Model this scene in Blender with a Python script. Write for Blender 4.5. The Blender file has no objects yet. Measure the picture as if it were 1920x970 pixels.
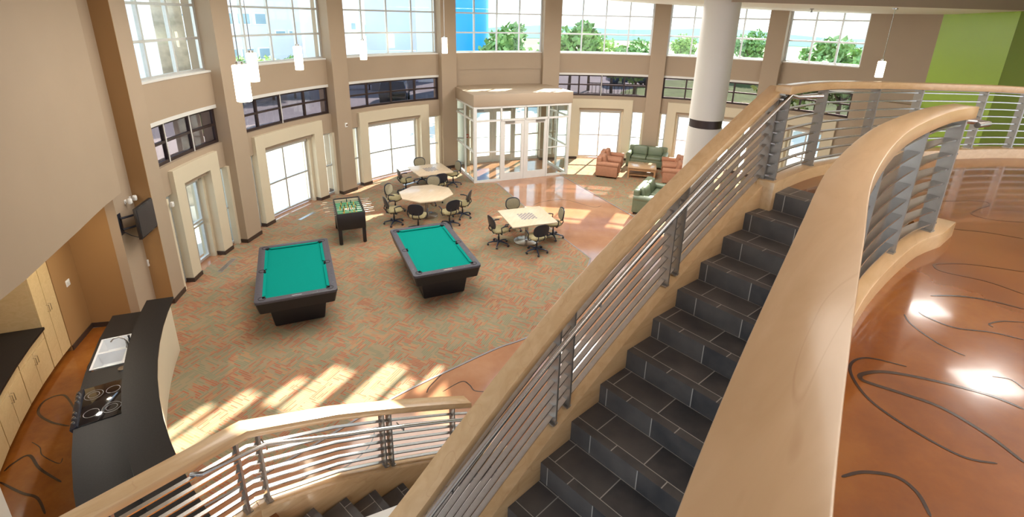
import bpy, bmesh, math, random
from math import sin, cos, pi, radians as rad, degrees
from mathutils import Vector, Matrix
random.seed(7)
SC = bpy.context.scene
COL = SC.collection

# ------------------------------------------------------------------ camera numbers (metres, world z up)
CAM_H, CAM_F, CAM_PITCH, CAM_ROLL, CAM_CY = 5.8555, 956.75, 0.3283, 0.0213, 357.36
ZU = 4.257           # upper floor level
RISE = 0.1703
fw = Vector((0, cos(CAM_PITCH), -sin(CAM_PITCH)))
up0 = Vector((0, sin(CAM_PITCH), cos(CAM_PITCH)))
ri0 = Vector((1, 0, 0))
ri = ri0*cos(CAM_ROLL) + up0*sin(CAM_ROLL)
up = up0*cos(CAM_ROLL) - ri0*sin(CAM_ROLL)
CAMP = Vector((0, 0, CAM_H))
def at_z(px, py, z):
    d = fw + ri*((px-960)/CAM_F) - up*((py-CAM_CY)/CAM_F)
    return CAMP + d*((z-CAM_H)/d.z)

# ------------------------------------------------------------------ mesh helper
class MB:
    def __init__(s): s.v=[]; s.f=[]; s.uv={}; s.mi={}
    def face(s, idx, uv=None, mi=0):
        s.f.append(tuple(idx)); k=len(s.f)-1
        if uv: s.uv[k]=uv
        if mi: s.mi[k]=mi
    def add(s, pts):
        b=len(s.v); s.v += [Vector(p) for p in pts]; return b
    def box(s, c, size, rz=0, M=None, mi=0):
        hx,hy,hz=[q/2 for q in size]
        R = M if M is not None else Matrix.Rotation(rz,3,'Z')
        b=s.add([R@Vector((x*hx,y*hy,z*hz))+Vector(c) for z in(-1,1) for y in(-1,1) for x in(-1,1)])
        for q in ((0,2,3,1),(4,5,7,6),(0,1,5,4),(1,3,7,5),(3,2,6,7),(2,0,4,6)): s.face([b+i for i in q],mi=mi)
        return s
    def box2(s, a, b_, mi=0):
        return s.box([(a[i]+b_[i])/2 for i in range(3)],[abs(b_[i]-a[i]) for i in range(3)],mi=mi)
    def beam(s, p0, p1, w, h, side=None, mi=0):
        p0=Vector(p0);p1=Vector(p1);d=(p1-p0);L=d.length;d.normalize()
        upv=Vector((0,0,1)) if abs(d.z)<.95 else Vector(side or (0,1,0))
        if side is not None and abs(d.z)<.95: upv=Vector(side)
        x=d.cross(upv).normalized();z=x.cross(d).normalized()
        M=Matrix((x,d,z)).transposed()
        return s.box((p0+p1)/2,(w,L,h),M=M,mi=mi)
    def prism(s, poly, z0, z1, mi=0):
        n=len(poly); b=s.add([(p[0],p[1],z0) for p in poly]); t=s.add([(p[0],p[1],z1) for p in poly])
        s.face([b+i for i in range(n)][::-1],mi=mi); s.face([t+i for i in range(n)],mi=mi)
        for i in range(n):
            j=(i+1)%n; s.face([b+i,b+j,t+j,t+i],mi=mi)
        return s
    def tube(s, pts, r, n=8, cap=True):
        pts=[Vector(p) for p in pts]; m=len(pts)
        rr = r if isinstance(r,(list,tuple)) else [r]*m
        ref=None; rings=[]
        for i,p in enumerate(pts):
            d=(pts[min(i+1,m-1)]-pts[max(i-1,0)]).normalized()
            if ref is None:
                ref=Vector((0,0,1)) if abs(d.z)<.9 else Vector((1,0,0))
            x=(ref-d*ref.dot(d)).normalized(); y=d.cross(x); ref=x
            rings.append(s.add([p+(x*cos(2*pi*k/n)+y*sin(2*pi*k/n))*rr[i] for k in range(n)]))
        for i in range(m-1):
            a,b=rings[i],rings[i+1]
            for k in range(n):
                l=(k+1)%n; s.face([a+k,a+l,b+l,b+k])
        if cap:
            s.face([rings[0]+k for k in range(n)][::-1]); s.face([rings[-1]+k for k in range(n)])
        return s
    def lathe(s, prof, c=(0,0,0), n=24):
        c=Vector(c); rings=[]
        for r,z in prof: rings.append(s.add([c+Vector((r*cos(2*pi*k/n),r*sin(2*pi*k/n),z)) for k in range(n)]))
        for i in range(len(prof)-1):
            a,b=rings[i],rings[i+1]
            for k in range(n):
                l=(k+1)%n; s.face([a+k,a+l,b+l,b+k])
        s.face([rings[0]+k for k in range(n)][::-1]); s.face([rings[-1]+k for k in range(n)])
        return s
    def sweep(s, path, zs, w, h0, h1, off=0.0, close=True, mi=0):
        """rectangular section swept along a plan path; zs = height of each path point"""
        pts=[Vector((p[0],p[1])) for p in path]; m=len(pts); rows=[]
        for i,p in enumerate(pts):
            a=pts[max(i-1,0)]; c=pts[min(i+1,m-1)]
            if 0<i<m-1:
                d1=(p-a).normalized(); d2=(c-p).normalized(); n1=Vector((-d1.y,d1.x)); n2=Vector((-d2.y,d2.x))
                n=(n1+n2).normalized(); n/=max(.3,n.dot(n1))
            else:
                d=(c-a).normalized(); n=Vector((-d.y,d.x))
            wl = w if not isinstance(w,(list,tuple)) else w[i]
            l=p+n*(off+wl/2); r=p+n*(off-wl/2)
            H0=h0[i] if isinstance(h0,(list,tuple)) else h0; H1=h1[i] if isinstance(h1,(list,tuple)) else h1
            rows.append(s.add([(l.x,l.y,zs[i]+H0),(r.x,r.y,zs[i]+H0),(r.x,r.y,zs[i]+H1),(l.x,l.y,zs[i]+H1)]))
        for i in range(m-1):
            a,b=rows[i],rows[i+1]
            for k in range(4):
                l=(k+1)%4; s.face([a+k,a+l,b+l,b+k],mi=mi)
        s.face([rows[0]+k for k in range(4)][::-1],mi=mi); s.face([rows[-1]+k for k in range(4)],mi=mi)
        return s
    def build(s, name, mat, parent=None, bevel=0, smooth=True, angle=38, seg=2):
        me=bpy.data.meshes.new(name)
        org=Vector((0,0,0))
        if parent is not None and parent.get('_w'): org=Vector(parent['_w'])
        me.from_pydata([tuple(p-org) for p in s.v],[],s.f)
        mats = mat if isinstance(mat,(list,tuple)) else [mat]
        for m in mats: me.materials.append(m)
        if s.mi:
            for k,i in s.mi.items(): me.polygons[k].material_index=i
        if s.uv:
            ul=me.uv_layers.new(name='UVMap')
            for k,u in s.uv.items():
                for li,c in zip(me.polygons[k].loop_indices,u): ul.data[li].uv=c
        bm=bmesh.new(); bm.from_mesh(me)
        if not s.uv: bmesh.ops.remove_doubles(bm,verts=bm.verts,dist=1e-5)
        bmesh.ops.recalc_face_normals(bm,faces=bm.faces)
        if bevel:
            es=[e for e in bm.edges if len(e.link_faces)==2 and e.calc_face_angle(0)>rad(angle)]
            bmesh.ops.bevel(bm,geom=es,offset=bevel,segments=seg,affect='EDGES',profile=.5,clamp_overlap=True)
        if smooth:
            for f in bm.faces: f.smooth=True
            for e in bm.edges:
                e.smooth = len(e.link_faces)==2 and e.calc_face_angle(0)<rad(angle)
        bm.to_mesh(me); bm.free()
        o=bpy.data.objects.new(name,me); COL.objects.link(o)
        if parent is not None:
            o.parent=parent
            if parent.get('_w'): o['_w']=parent['_w']
        return o

LABELS=set()
def tag(o,label,cat,group=None,kind=None):
    o['label']=label; o['category']=cat
    if group: o['group']=group
    if kind: o['kind']=kind
    return o
def thing(name,label,cat,loc=(0,0,0),rz=0,group=None,kind=None,world=False):
    o=bpy.data.objects.new(name,None); COL.objects.link(o); o.empty_display_size=.1
    o.location=loc; o.rotation_euler=(0,0,rz)
    if world: o['_w']=tuple(loc)
    return tag(o,label,cat,group,kind)
def dup(root,loc,rz,label,group=None):
    r=root.copy(); COL.objects.link(r); r.location=loc; r.rotation_euler=(0,0,rz); r['label']=label
    if group: r['group']=group
    for ch in list(root.children):
        c=ch.copy(); COL.objects.link(c); c.parent=r
        for g in ch.children:
            d=g.copy(); COL.objects.link(d); d.parent=c
    return r

# ------------------------------------------------------------------ materials
def new_mat(name):
    m=bpy.data.materials.new(name); m.use_nodes=True
    nt=m.node_tree; b=nt.nodes['Principled BSDF']; return m,nt,b
def N(nt,t,**k):
    n=nt.nodes.new(t)
    for a,v in k.items(): setattr(n,a,v)
    return n
def plain(name,col,rough=.5,metal=0,coat=0,noise=.06,scale=6,spec=None,bump=0):
    m,nt,b=new_mat(name)
    b.inputs['Roughness'].default_value=rough; b.inputs['Metallic'].default_value=metal
    b.inputs['Coat Weight'].default_value=coat; b.inputs['Coat Roughness'].default_value=.08
    if spec is not None: b.inputs['Specular IOR Level'].default_value=spec
    tc=N(nt,'ShaderNodeTexCoord'); nz=N(nt,'ShaderNodeTexNoise'); nz.inputs['Scale'].default_value=scale; nz.inputs['Detail'].default_value=4
    nt.links.new(tc.outputs['Object'],nz.inputs['Vector'])
    r=N(nt,'ShaderNodeValToRGB'); r.color_ramp.elements[0].position=.3; r.color_ramp.elements[1].position=.7
    r.color_ramp.elements[0].color=[c*(1-noise) for c in col]+[1]; r.color_ramp.elements[1].color=[min(1,c*(1+noise)) for c in col]+[1]
    nt.links.new(nz.outputs['Fac'],r.inputs['Fac']); nt.links.new(r.outputs['Color'],b.inputs['Base Color'])
    if bump:
        bp=N(nt,'ShaderNodeBump'); bp.inputs['Strength'].default_value=bump; bp.inputs['Distance'].default_value=.01
        nt.links.new(nz.outputs['Fac'],bp.inputs['Height']); nt.links.new(bp.outputs['Normal'],b.inputs['Normal'])
    return m
def math_(nt,op,a,b=None,c=None):
    n=N(nt,'ShaderNodeMath',operation=op)
    for i,x in enumerate((a,b,c)):
        if x is None: continue
        if isinstance(x,(int,float)): n.inputs[i].default_value=x
        else: nt.links.new(x,n.inputs[i])
    return n.outputs[0]
def glass(name,tint,fac0=.04,rough=0.0):
    m=bpy.data.materials.new(name); m.use_nodes=True; nt=m.node_tree
    for n in list(nt.nodes): nt.nodes.remove(n)
    o=N(nt,'ShaderNodeOutputMaterial'); mx=N(nt,'ShaderNodeMixShader'); t=N(nt,'ShaderNodeBsdfTransparent'); g=N(nt,'ShaderNodeBsdfGlossy')
    lw=N(nt,'ShaderNodeLayerWeight'); fc=math_(nt,'ADD',.03,math_(nt,'MULTIPLY',.5,math_(nt,'POWER',lw.outputs['Facing'],5.0)))
    nz=N(nt,'ShaderNodeTexNoise'); nz.inputs['Scale'].default_value=1.5
    r=N(nt,'ShaderNodeValToRGB'); r.color_ramp.elements[0].color=[c*.97 for c in tint]+[1]; r.color_ramp.elements[1].color=list(tint)+[1]
    nt.links.new(nz.outputs['Fac'],r.inputs['Fac']); nt.links.new(r.outputs['Color'],t.inputs['Color'])
    g.inputs['Roughness'].default_value=rough
    nt.links.new(fc,mx.inputs['Fac']); nt.links.new(t.outputs[0],mx.inputs[1]); nt.links.new(g.outputs[0],mx.inputs[2]); nt.links.new(mx.outputs[0],o.inputs['Surface'])
    return m
def emit(name,col,st):
    m,nt,b=new_mat(name); b.inputs['Base Color'].default_value=(*col,1); b.inputs['Emission Color'].default_value=(*col,1); b.inputs['Emission Strength'].default_value=st
    return m
def wood(name,c0,c1,rough=.28,scale=1.0,coat=.35,axis=(.9,5,5),fig=1.0):
    m,nt,b=new_mat(name); b.inputs['Roughness'].default_value=rough; b.inputs['Coat Weight'].default_value=coat; b.inputs['Coat Roughness'].default_value=.12
    tc=N(nt,'ShaderNodeTexCoord'); mp=N(nt,'ShaderNodeMapping'); m0=N(nt,'ShaderNodeMapping'); m0.inputs['Rotation'].default_value=(0,0,rad(-50)); nt.links.new(tc.outputs['Object'],m0.inputs['Vector'])
    mp.inputs['Scale'].default_value=[a*scale for a in axis]; nt.links.new(m0.outputs[0],mp.inputs['Vector'])
    nz=N(nt,'ShaderNodeTexNoise'); nz.inputs['Scale'].default_value=2.2; nz.inputs['Detail'].default_value=5; nz.inputs['Distortion'].default_value=1.6
    nt.links.new(mp.outputs[0],nz.inputs['Vector'])
    r=N(nt,'ShaderNodeValToRGB'); r.color_ramp.elements[0].position=.25; r.color_ramp.elements[1].position=.72
    r.color_ramp.elements[0].color=(*c0,1); r.color_ramp.elements[1].color=(*c1,1)
    nt.links.new(nz.outputs['Fac'],r.inputs['Fac'])
    # fine flecks and thin figure lines
    n2=N(nt,'ShaderNodeTexNoise'); n2.inputs['Scale'].default_value=1.1; n2.inputs['Detail'].default_value=1; n2.inputs['Distortion'].default_value=.8
    nt.links.new(mp.outputs[0],n2.inputs['Vector'])
    d=math_(nt,'ABSOLUTE',math_(nt,'SUBTRACT',n2.outputs['Fac'],.52))
    ln=N(nt,'ShaderNodeMapRange'); ln.inputs['From Min'].default_value=0; ln.inputs['From Max'].default_value=.006; ln.inputs['To Min'].default_value=.22*fig; ln.inputs['To Max'].default_value=0
    nt.links.new(d,ln.inputs['Value'])
    mx=N(nt,'ShaderNodeMixRGB'); mx.blend_type='MULTIPLY'; mx.inputs['Color2'].default_value=(.55,.36,.2,1)
    nt.links.new(ln.outputs[0],mx.inputs['Fac']); nt.links.new(r.outputs['Color'],mx.inputs['Color1']); nt.links.new(mx.outputs[0],b.inputs['Base Color'])
    return m
def stained_concrete(name,c0,c1,c2,rough=.13):
    m,nt,b=new_mat(name); b.inputs['Coat Weight'].default_value=.5; b.inputs['Coat Roughness'].default_value=.06
    tc=N(nt,'ShaderNodeTexCoord')
    nz=N(nt,'ShaderNodeTexNoise'); nz.inputs['Scale'].default_value=.9; nz.inputs['Detail'].default_value=7; nz.inputs['Roughness'].default_value=.65
    nt.links.new(tc.outputs['Object'],nz.inputs['Vector'])
    r=N(nt,'ShaderNodeValToRGB'); e=r.color_ramp.elements; e[0].position=.3; e[0].color=(*c0,1); e[1].position=.72; e[1].color=(*c2,1)
    k=e.new(.5); k.color=(*c1,1)
    nt.links.new(nz.outputs['Fac'],r.inputs['Fac']); nt.links.new(r.outputs['Color'],b.inputs['Base Color'])
    n2=N(nt,'ShaderNodeTexNoise'); n2.inputs['Scale'].default_value=9; n2.inputs['Detail'].default_value=6
    nt.links.new(tc.outputs['Object'],n2.inputs['Vector'])
    mr=N(nt,'ShaderNodeMapRange'); mr.inputs['To Min'].default_value=rough*.6; mr.inputs['To Max'].default_value=rough*1.6
    nt.links.new(n2.outputs['Fac'],mr.inputs['Value']); nt.links.new(mr.outputs[0],b.inputs['Roughness'])
    n3=N(nt,'ShaderNodeTexNoise'); n3.inputs['Scale'].default_value=2.6; n3.inputs['Detail'].default_value=2
    nt.links.new(tc.outputs['Object'],n3.inputs['Vector'])
    bp=N(nt,'ShaderNodeBump'); bp.inputs['Strength'].default_value=.05; bp.inputs['Distance'].default_value=.02
    nt.links.new(n3.outputs['Fac'],bp.inputs['Height']); nt.links.new(bp.outputs['Normal'],b.inputs['Normal'])
    return m
def carpet_mat(name):
    m,nt,b=new_mat(name); b.inputs['Roughness'].default_value=.95; b.inputs['Specular IOR Level'].default_value=.15
    tc=N(nt,'ShaderNodeTexCoord'); mp=N(nt,'ShaderNodeMapping'); mp.inputs['Rotation'].default_value=(0,0,rad(24))
    nt.links.new(tc.outputs['Object'],mp.inputs['Vector'])
    sx=N(nt,'ShaderNodeSeparateXYZ'); nt.links.new(mp.outputs[0],sx.inputs[0]); X,Y=sx.outputs[0],sx.outputs[1]
    B=.40
    def cell(q): return math_(nt,'FLOOR',math_(nt,'DIVIDE',q,B))
    cx,cy=cell(X),cell(Y)
    chk=math_(nt,'MODULO',math_(nt,'ABSOLUTE',math_(nt,'ADD',cx,cy)),2.0)
    cc=N(nt,'ShaderNodeCombineXYZ'); nt.links.new(cx,cc.inputs[0]); nt.links.new(cy,cc.inputs[1])
    wn=N(nt,'ShaderNodeTexWhiteNoise'); wn.noise_dimensions='2D'; nt.links.new(cc.outputs[0],wn.inputs['Vector'])
    # choose stripe axis per block
    ax=math_(nt,'GREATER_THAN',math_(nt,'ADD',math_(nt,'MULTIPLY',chk,.7),math_(nt,'MULTIPLY',wn.outputs['Value'],.35)),.5)
    u=N(nt,'ShaderNodeMix'); nt.links.new(ax,u.inputs[0]); nt.links.new(X,u.inputs[2]); nt.links.new(Y,u.inputs[3])
    v=N(nt,'ShaderNodeMix'); nt.links.new(ax,v.inputs[0]); nt.links.new(Y,v.inputs[2]); nt.links.new(X,v.inputs[3])
    U,V=u.outputs[0],v.outputs[0]
    S=.038
    row=math_(nt,'FLOOR',math_(nt,'DIVIDE',U,S))
    rv=N(nt,'ShaderNodeTexWhiteNoise'); rv.noise_dimensions='1D'; nt.links.new(row,rv.inputs['W'])
    seg=math_(nt,'FLOOR',math_(nt,'ADD',math_(nt,'DIVIDE',V,.15),math_(nt,'MULTIPLY',rv.outputs['Value'],3.0)))
    c2=N(nt,'ShaderNodeCombineXYZ'); nt.links.new(row,c2.inputs[0]); nt.links.new(seg,c2.inputs[1]); nt.links.new(ax,c2.inputs[2])
    w2=N(nt,'ShaderNodeTexWhiteNoise'); w2.noise_dimensions='3D'; nt.links.new(c2.outputs[0],w2.inputs['Vector'])
    r=N(nt,'ShaderNodeValToRGB'); r.color_ramp.interpolation='CONSTANT'; e=r.color_ramp.elements
    cols=[(0,(.36,.27,.15)),(.2,(.28,.26,.15)),(.36,(.27,.25,.15)),(.44,(.46,.20,.09)),(.53,(.36,.27,.16)),(.62,(.44,.14,.065)),(.74,(.48,.25,.11)),(.84,(.40,.13,.06))]
    e[0].position=0; e[0].color=(*cols[0][1],1); e[1].position=cols[1][0]; e[1].color=(*cols[1][1],1)
    for p,c in cols[2:]:
        q=e.new(p); q.color=(*c,1)
    bw=N(nt,'ShaderNodeTexWhiteNoise'); bw.noise_dimensions='3D'; c3=N(nt,'ShaderNodeCombineXYZ'); nt.links.new(cx,c3.inputs[0]); nt.links.new(cy,c3.inputs[1]); c3.inputs[2].default_value=3.7; nt.links.new(c3.outputs[0],bw.inputs['Vector'])
    nt.links.new(math_(nt,'ADD',math_(nt,'MULTIPLY',w2.outputs['Value'],.62),math_(nt,'MULTIPLY',bw.outputs['Value'],.38)),r.inputs['Fac'])
    fr=math_(nt,'FRACT',math_(nt,'DIVIDE',U,S))
    gap=math_(nt,'LESS_THAN',fr,.42)
    mx=N(nt,'ShaderNodeMixRGB'); mx.inputs['Color2'].default_value=(.35,.285,.18,1)
    nt.links.new(math_(nt,'MULTIPLY',gap,.75),mx.inputs['Fac']); nt.links.new(r.outputs['Color'],mx.inputs['Color1'])
    bn=N(nt,'ShaderNodeTexNoise'); bn.inputs['Scale'].default_value=1.1; nt.links.new(mp.outputs[0],bn.inputs['Vector'])
    hs=N(nt,'ShaderNodeHueSaturation'); hs.inputs['Saturation'].default_value=.94; nt.links.new(mx.outputs[0],hs.inputs['Color'])
    mr=N(nt,'ShaderNodeMapRange'); mr.inputs['To Min'].default_value=.66; mr.inputs['To Max'].default_value=.9; nt.links.new(bn.outputs['Fac'],mr.inputs['Value']); nt.links.new(mr.outputs[0],hs.inputs['Value'])
    nt.links.new(hs.outputs[0],b.inputs['Base Color'])
    fz=N(nt,'ShaderNodeTexNoise'); fz.inputs['Scale'].default_value=180; nt.links.new(mp.outputs[0],fz.inputs['Vector'])
    bp=N(nt,'ShaderNodeBump'); bp.inputs['Strength'].default_value=.3; bp.inputs['Distance'].default_value=.004
    nt.links.new(fz.outputs['Fac'],bp.inputs['Height']); nt.links.new(bp.outputs['Normal'],b.inputs['Normal'])
    return m
def tile_mat(name):
    m,nt,b=new_mat(name); b.inputs['Roughness'].default_value=.42
    uv=N(nt,'ShaderNodeUVMap'); sx=N(nt,'ShaderNodeSeparateXYZ'); nt.links.new(uv.outputs[0],sx.inputs[0]); U,V=sx.outputs[0],sx.outputs[1]
    W=.415
    nose=math_(nt,'MULTIPLY',math_(nt,'GREATER_THAN',V,0.0),math_(nt,'LESS_THAN',V,.078))
    off=math_(nt,'MULTIPLY',nose,.55)
    ur=math_(nt,'ADD',math_(nt,'DIVIDE',U,W),off)
    fr=math_(nt,'FRACT',ur)
    g1=math_(nt,'LESS_THAN',fr,.018)
    g2=math_(nt,'LESS_THAN',math_(nt,'ABSOLUTE',math_(nt,'SUBTRACT',V,.078)),.003)
    g3=math_(nt,'LESS_THAN',math_(nt,'ABSOLUTE',math_(nt,'SUBTRACT',V,.322)),.004)
    g=math_(nt,'MAXIMUM',g1,math_(nt,'MAXIMUM',g2,g3))
    tc=N(nt,'ShaderNodeTexCoord'); nz=N(nt,'ShaderNodeTexNoise'); nz.inputs['Scale'].default_value=5; nz.inputs['Detail'].default_value=5
    nt.links.new(tc.outputs['Object'],nz.inputs['Vector'])
    cid=math_(nt,'FLOOR',ur); wn=N(nt,'ShaderNodeTexWhiteNoise'); wn.noise_dimensions='2D'
    cc=N(nt,'ShaderNodeCombineXYZ'); nt.links.new(cid,cc.inputs[0]); nt.links.new(nose,cc.inputs[1]); nt.links.new(cc.outputs[0],wn.inputs['Vector'])
    r=N(nt,'ShaderNodeValToRGB'); e=r.color_ramp.elements; e[0].position=.3; e[0].color=(.040,.038,.040,1); e[1].position=.72; e[1].color=(.105,.092,.084,1)
    nt.links.new(math_(nt,'ADD',math_(nt,'MULTIPLY',nz.outputs['Fac'],.75),math_(nt,'MULTIPLY',wn.outputs['Value'],.25)),r.inputs['Fac'])
    mx=N(nt,'ShaderNodeMixRGB'); mx.inputs['Color2'].default_value=(.40,.37,.33,1)
    nt.links.new(g,mx.inputs['Fac']); nt.links.new(r.outputs['Color'],mx.inputs['Color1']); nt.links.new(mx.outputs[0],b.inputs['Base Color'])
    bp=N(nt,'ShaderNodeBump'); bp.inputs['Strength'].default_value=.25; bp.inputs['Distance'].default_value=.006
    nt.links.new(nz.outputs['Fac'],bp.inputs['Height']); nt.links.new(bp.outputs['Normal'],b.inputs['Normal'])
    return m
def fabric_pattern(name,c0,c1,scale=60):
    m,nt,b=new_mat(name); b.inputs['Roughness'].default_value=.9
    tc=N(nt,'ShaderNodeTexCoord'); vo=N(nt,'ShaderNodeTexVoronoi'); vo.inputs['Scale'].default_value=scale
    nt.links.new(tc.outputs['Object'],vo.inputs['Vector'])
    r=N(nt,'ShaderNodeValToRGB'); r.color_ramp.interpolation='CONSTANT'; r.color_ramp.elements[0].color=(*c0,1); r.color_ramp.elements[1].position=.45; r.color_ramp.elements[1].color=(*c1,1)
    nt.links.new(vo.outputs['Distance'],r.inputs['Fac']); nt.links.new(r.outputs['Color'],b.inputs['Base Color'])
    return m

M={}
M['tan']=plain('tan_paint',(.385,.295,.21),.6,noise=.02,scale=1.2)
M['cream']=plain('cream_paint',(.62,.54,.40),.55,noise=.02,scale=1.5)
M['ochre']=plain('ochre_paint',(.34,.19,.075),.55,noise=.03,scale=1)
M['green']=plain('lime_green_paint',(.36,.54,.07),.25,noise=.03,scale=.8)
M['dgreen']=plain('shaded_green_paint',(.17,.25,.03),.5,noise=.04,scale=.8)  # the green darkened, wall's shade put into the colour
M['white']=plain('white_paint',(.78,.77,.74),.6,noise=.015)
M['colwhite']=plain('column_white',(.66,.63,.57),.45,noise=.015,scale=1)
M['ceiling']=plain('ceiling_white',(.86,.84,.80),.7,noise=.015)
M['base']=plain('dark_baseboard',(.05,.03,.022),.45)
M['alu']=plain('brushed_aluminium',(.62,.63,.63),.38,metal=.75,noise=.04,scale=20)
M['aluwhite']=plain('pale_aluminium',(.72,.71,.68),.45,metal=.15,noise=.02)
M['bronze']=plain('dark_bronze_frame',(.045,.028,.026),.4,metal=.3)
M['steel']=plain('stainless_steel',(.56,.55,.54),.27,metal=1,noise=.06,scale=25)
M['chrome']=plain('polished_steel',(.75,.75,.74),.1,metal=1,noise=.02)
M['sinksteel']=plain('satin_sink_steel',(.74,.76,.78),.3,metal=.25,noise=.03)
M['gunmetal']=plain('dark_steel_plate',(.34,.315,.285),.36,metal=.75,noise=.06,scale=15)
M['glass']=glass('clear_glass',(.93,.97,.96))
M['tint']=glass('tinted_glass',(.50,.465,.48))
M['maple']=wood('maple',(.50,.315,.15),(.60,.40,.215))
M['maple2']=wood('maple_veneer',(.56,.40,.19),(.64,.475,.25),rough=.4,coat=.15,fig=.4)
M['orange']=stained_concrete('terracotta_stain',(.13,.034,.007),(.215,.066,.010),(.29,.11,.02))
M['orange2']=stained_concrete('terracotta_stain_lobby',(.28,.125,.065),(.35,.165,.085),(.41,.215,.12),rough=.1)
M['stain']=plain('black_stain_line',(.035,.016,.009),.2,coat=.5)
M['carpet']=carpet_mat('woven_stripe_carpet')
M['edge']=plain('grey_edge_strip',(.22,.2,.2),.5)
M['tile']=tile_mat('slate_tile')
M['felt']=plain('teal_felt',(.0,.215,.175),.95,noise=.03,scale=40,spec=.1)
M['black']=plain('black_laminate',(.016,.013,.014),.42)
M['rail']=plain('charcoal_rail_laminate',(.062,.058,.072),.35,noise=.15,scale=30)
M['pocket']=plain('black_leather',(.008,.008,.009),.6)
M['plastic']=plain('black_plastic',(.018,.02,.03),.35)
M['navy']=plain('dark_blue_plastic',(.02,.028,.055),.35)
M['olive']=fabric_pattern('olive_fabric',(.27,.22,.10),(.36,.31,.17))
M['sage']=plain('sage_fabric',(.27,.235,.155),.85,noise=.1,scale=30)
M['sofagreen']=plain('green_leather',(.15,.185,.115),.38,noise=.06,scale=10)
M['sofaorange']=plain('rust_fabric',(.40,.185,.105),.7,noise=.06,scale=12)
M['granite']=plain('black_stone',(.013,.0105,.0095),.45,spec=.22,noise=.25,scale=60)
M['blackglass']=plain('black_ceramic_glass',(.008,.007,.009),.04,coat=.5)
M['ring']=plain('printed_ring',(.25,.24,.24),.3)
M['screen']=plain('tv_screen',(.03,.03,.036),.22)
M['red']=plain('red_plastic',(.5,.05,.04),.4)
M['lamp']=emit('lit_opal_glass',(1.0,.86,.62),9)
M['panel']=emit('lit_ceiling_panel',(1.0,.96,.9),10)
M['field']=plain('foosball_green',(.03,.30,.13),.4)
M['player1']=plain('yellow_player',(.65,.42,.06),.4)
M['player2']=plain('dark_player',(.03,.06,.05),.4)
M['grip']=plain('pale_wood_grip',(.62,.50,.36),.45)
M['woodtop']=wood('light_wood_top',(.60,.47,.32),(.68,.55,.40),rough=.35,fig=.3)
M['board']=plain('grey_inlay',(.16,.17,.21),.4)
M['cherry']=wood('medium_wood',(.40,.20,.09),(.5,.28,.14),rough=.35,fig=.3)
M['tabletop2']=wood('coffee_table_top',(.45,.27,.14),(.55,.36,.2),rough=.2,fig=.3)
M['concrete']=plain('pale_plaza_concrete',(.50,.47,.43),.8,noise=.06,scale=.5)
M['asphalt']=plain('grey_asphalt',(.20,.20,.215),.9,noise=.1,scale=.3)
M['lawn']=plain('lawn_grass',(.10,.17,.045),.95,noise=.3,scale=.6)
M['leaf']=plain('tree_leaf',(.20,.34,.10),.7,noise=.45,scale=1.3)
M['leaf2']=plain('young_leaf',(.34,.47,.12),.7,noise=.4,scale=1.2)
M['bark']=plain('grey_bark',(.16,.11,.08),.9,noise=.3,scale=5)
M['lavender']=plain('pale_render',(.66,.67,.82),.8,noise=.04,scale=.2)
M['bwhite']=plain('white_render',(.85,.84,.80),.8,noise=.03,scale=.2)
M['bblue']=plain('blue_metal_panel',(.02,.36,.80),.35,noise=.1,scale=.1)
M['bglass']=plain('blue_window_glass',(.30,.42,.50),.15,noise=.2,scale=.3)
M['stone']=plain('rough_stone',(.62,.56,.47),.9,noise=.35,scale=3,bump=.6)
M['hill']=plain('hazy_hill',(.50,.62,.52),1,noise=.15,scale=.05)
M['carblue']=plain('dark_blue_car_paint',(.03,.05,.10),.2,coat=.6)
M['carblack']=plain('black_car_paint',(.02,.02,.024),.2,coat=.6)
M['rubber']=plain('tyre_rubber',(.015,.015,.016),.8)

# ------------------------------------------------------------------ facade geometry
OX,OY=3.179,11.335
def P(R,az,z=0.0): return Vector((OX+R*sin(rad(az)),OY+R*cos(rad(az)),z))
def arc(mb,R0,R1,a0,a1,z0,z1,n=None,mi=0):
    """curved wall block between radii R0<R1"""
    n=n or max(1,int(abs(a1-a0)/2.6)); 
    rows=[]
    for i in range(n+1):
        a=a0+(a1-a0)*i/n
        rows.append(mb.add([P(R0,a,z0),P(R1,a,z0),P(R1,a,z1),P(R0,a,z1)]))
    for i in range(n):
        a,b=rows[i],rows[i+1]
        for k in range(4):
            l=(k+1)%4; mb.face([a+k,a+l,b+l,b+k],mi=mi)
    mb.face([rows[0]+k for k in range(4)][::-1],mi=mi); mb.face([rows[-1]+k for k in range(4)],mi=mi)
    return mb
Z_SILL,Z_BT,Z_BB,Z_PT,Z_SL,Z_TOP=4.48,3.69,2.75,2.62,2.13,6.75
BAYS=[(-99.3,-84.16),(-80.73,-60.5),(-57.1,-35.4),(-31.9,-11.4),(-7.5,13.0),(16.4,36.2),(39.6,53.1)]
BAYNAME=['beside the television','behind the foosball table','left of the glass vestibule','above the vestibule roof','right of the vestibule','partly behind the round white column','beyond the upper landing rail']
COLS=[(-101.0,-98.2),(-84.16,-80.73),(-60.5,-57.1),(-35.4,-31.9),(-11.4,-7.5),(13.0,16.4),(36.2,39.6)]
COLN=['tan pier beside the television at the end of the curved wall','tan square column between the first two window bays, left of the foosball table','tan square column behind the foosball table','tan square column at the left of the glass vestibule','tan square column at the right of the glass vestibule','tan square column behind the far green loveseat','tan square column just left of the upper rail corner']
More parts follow.
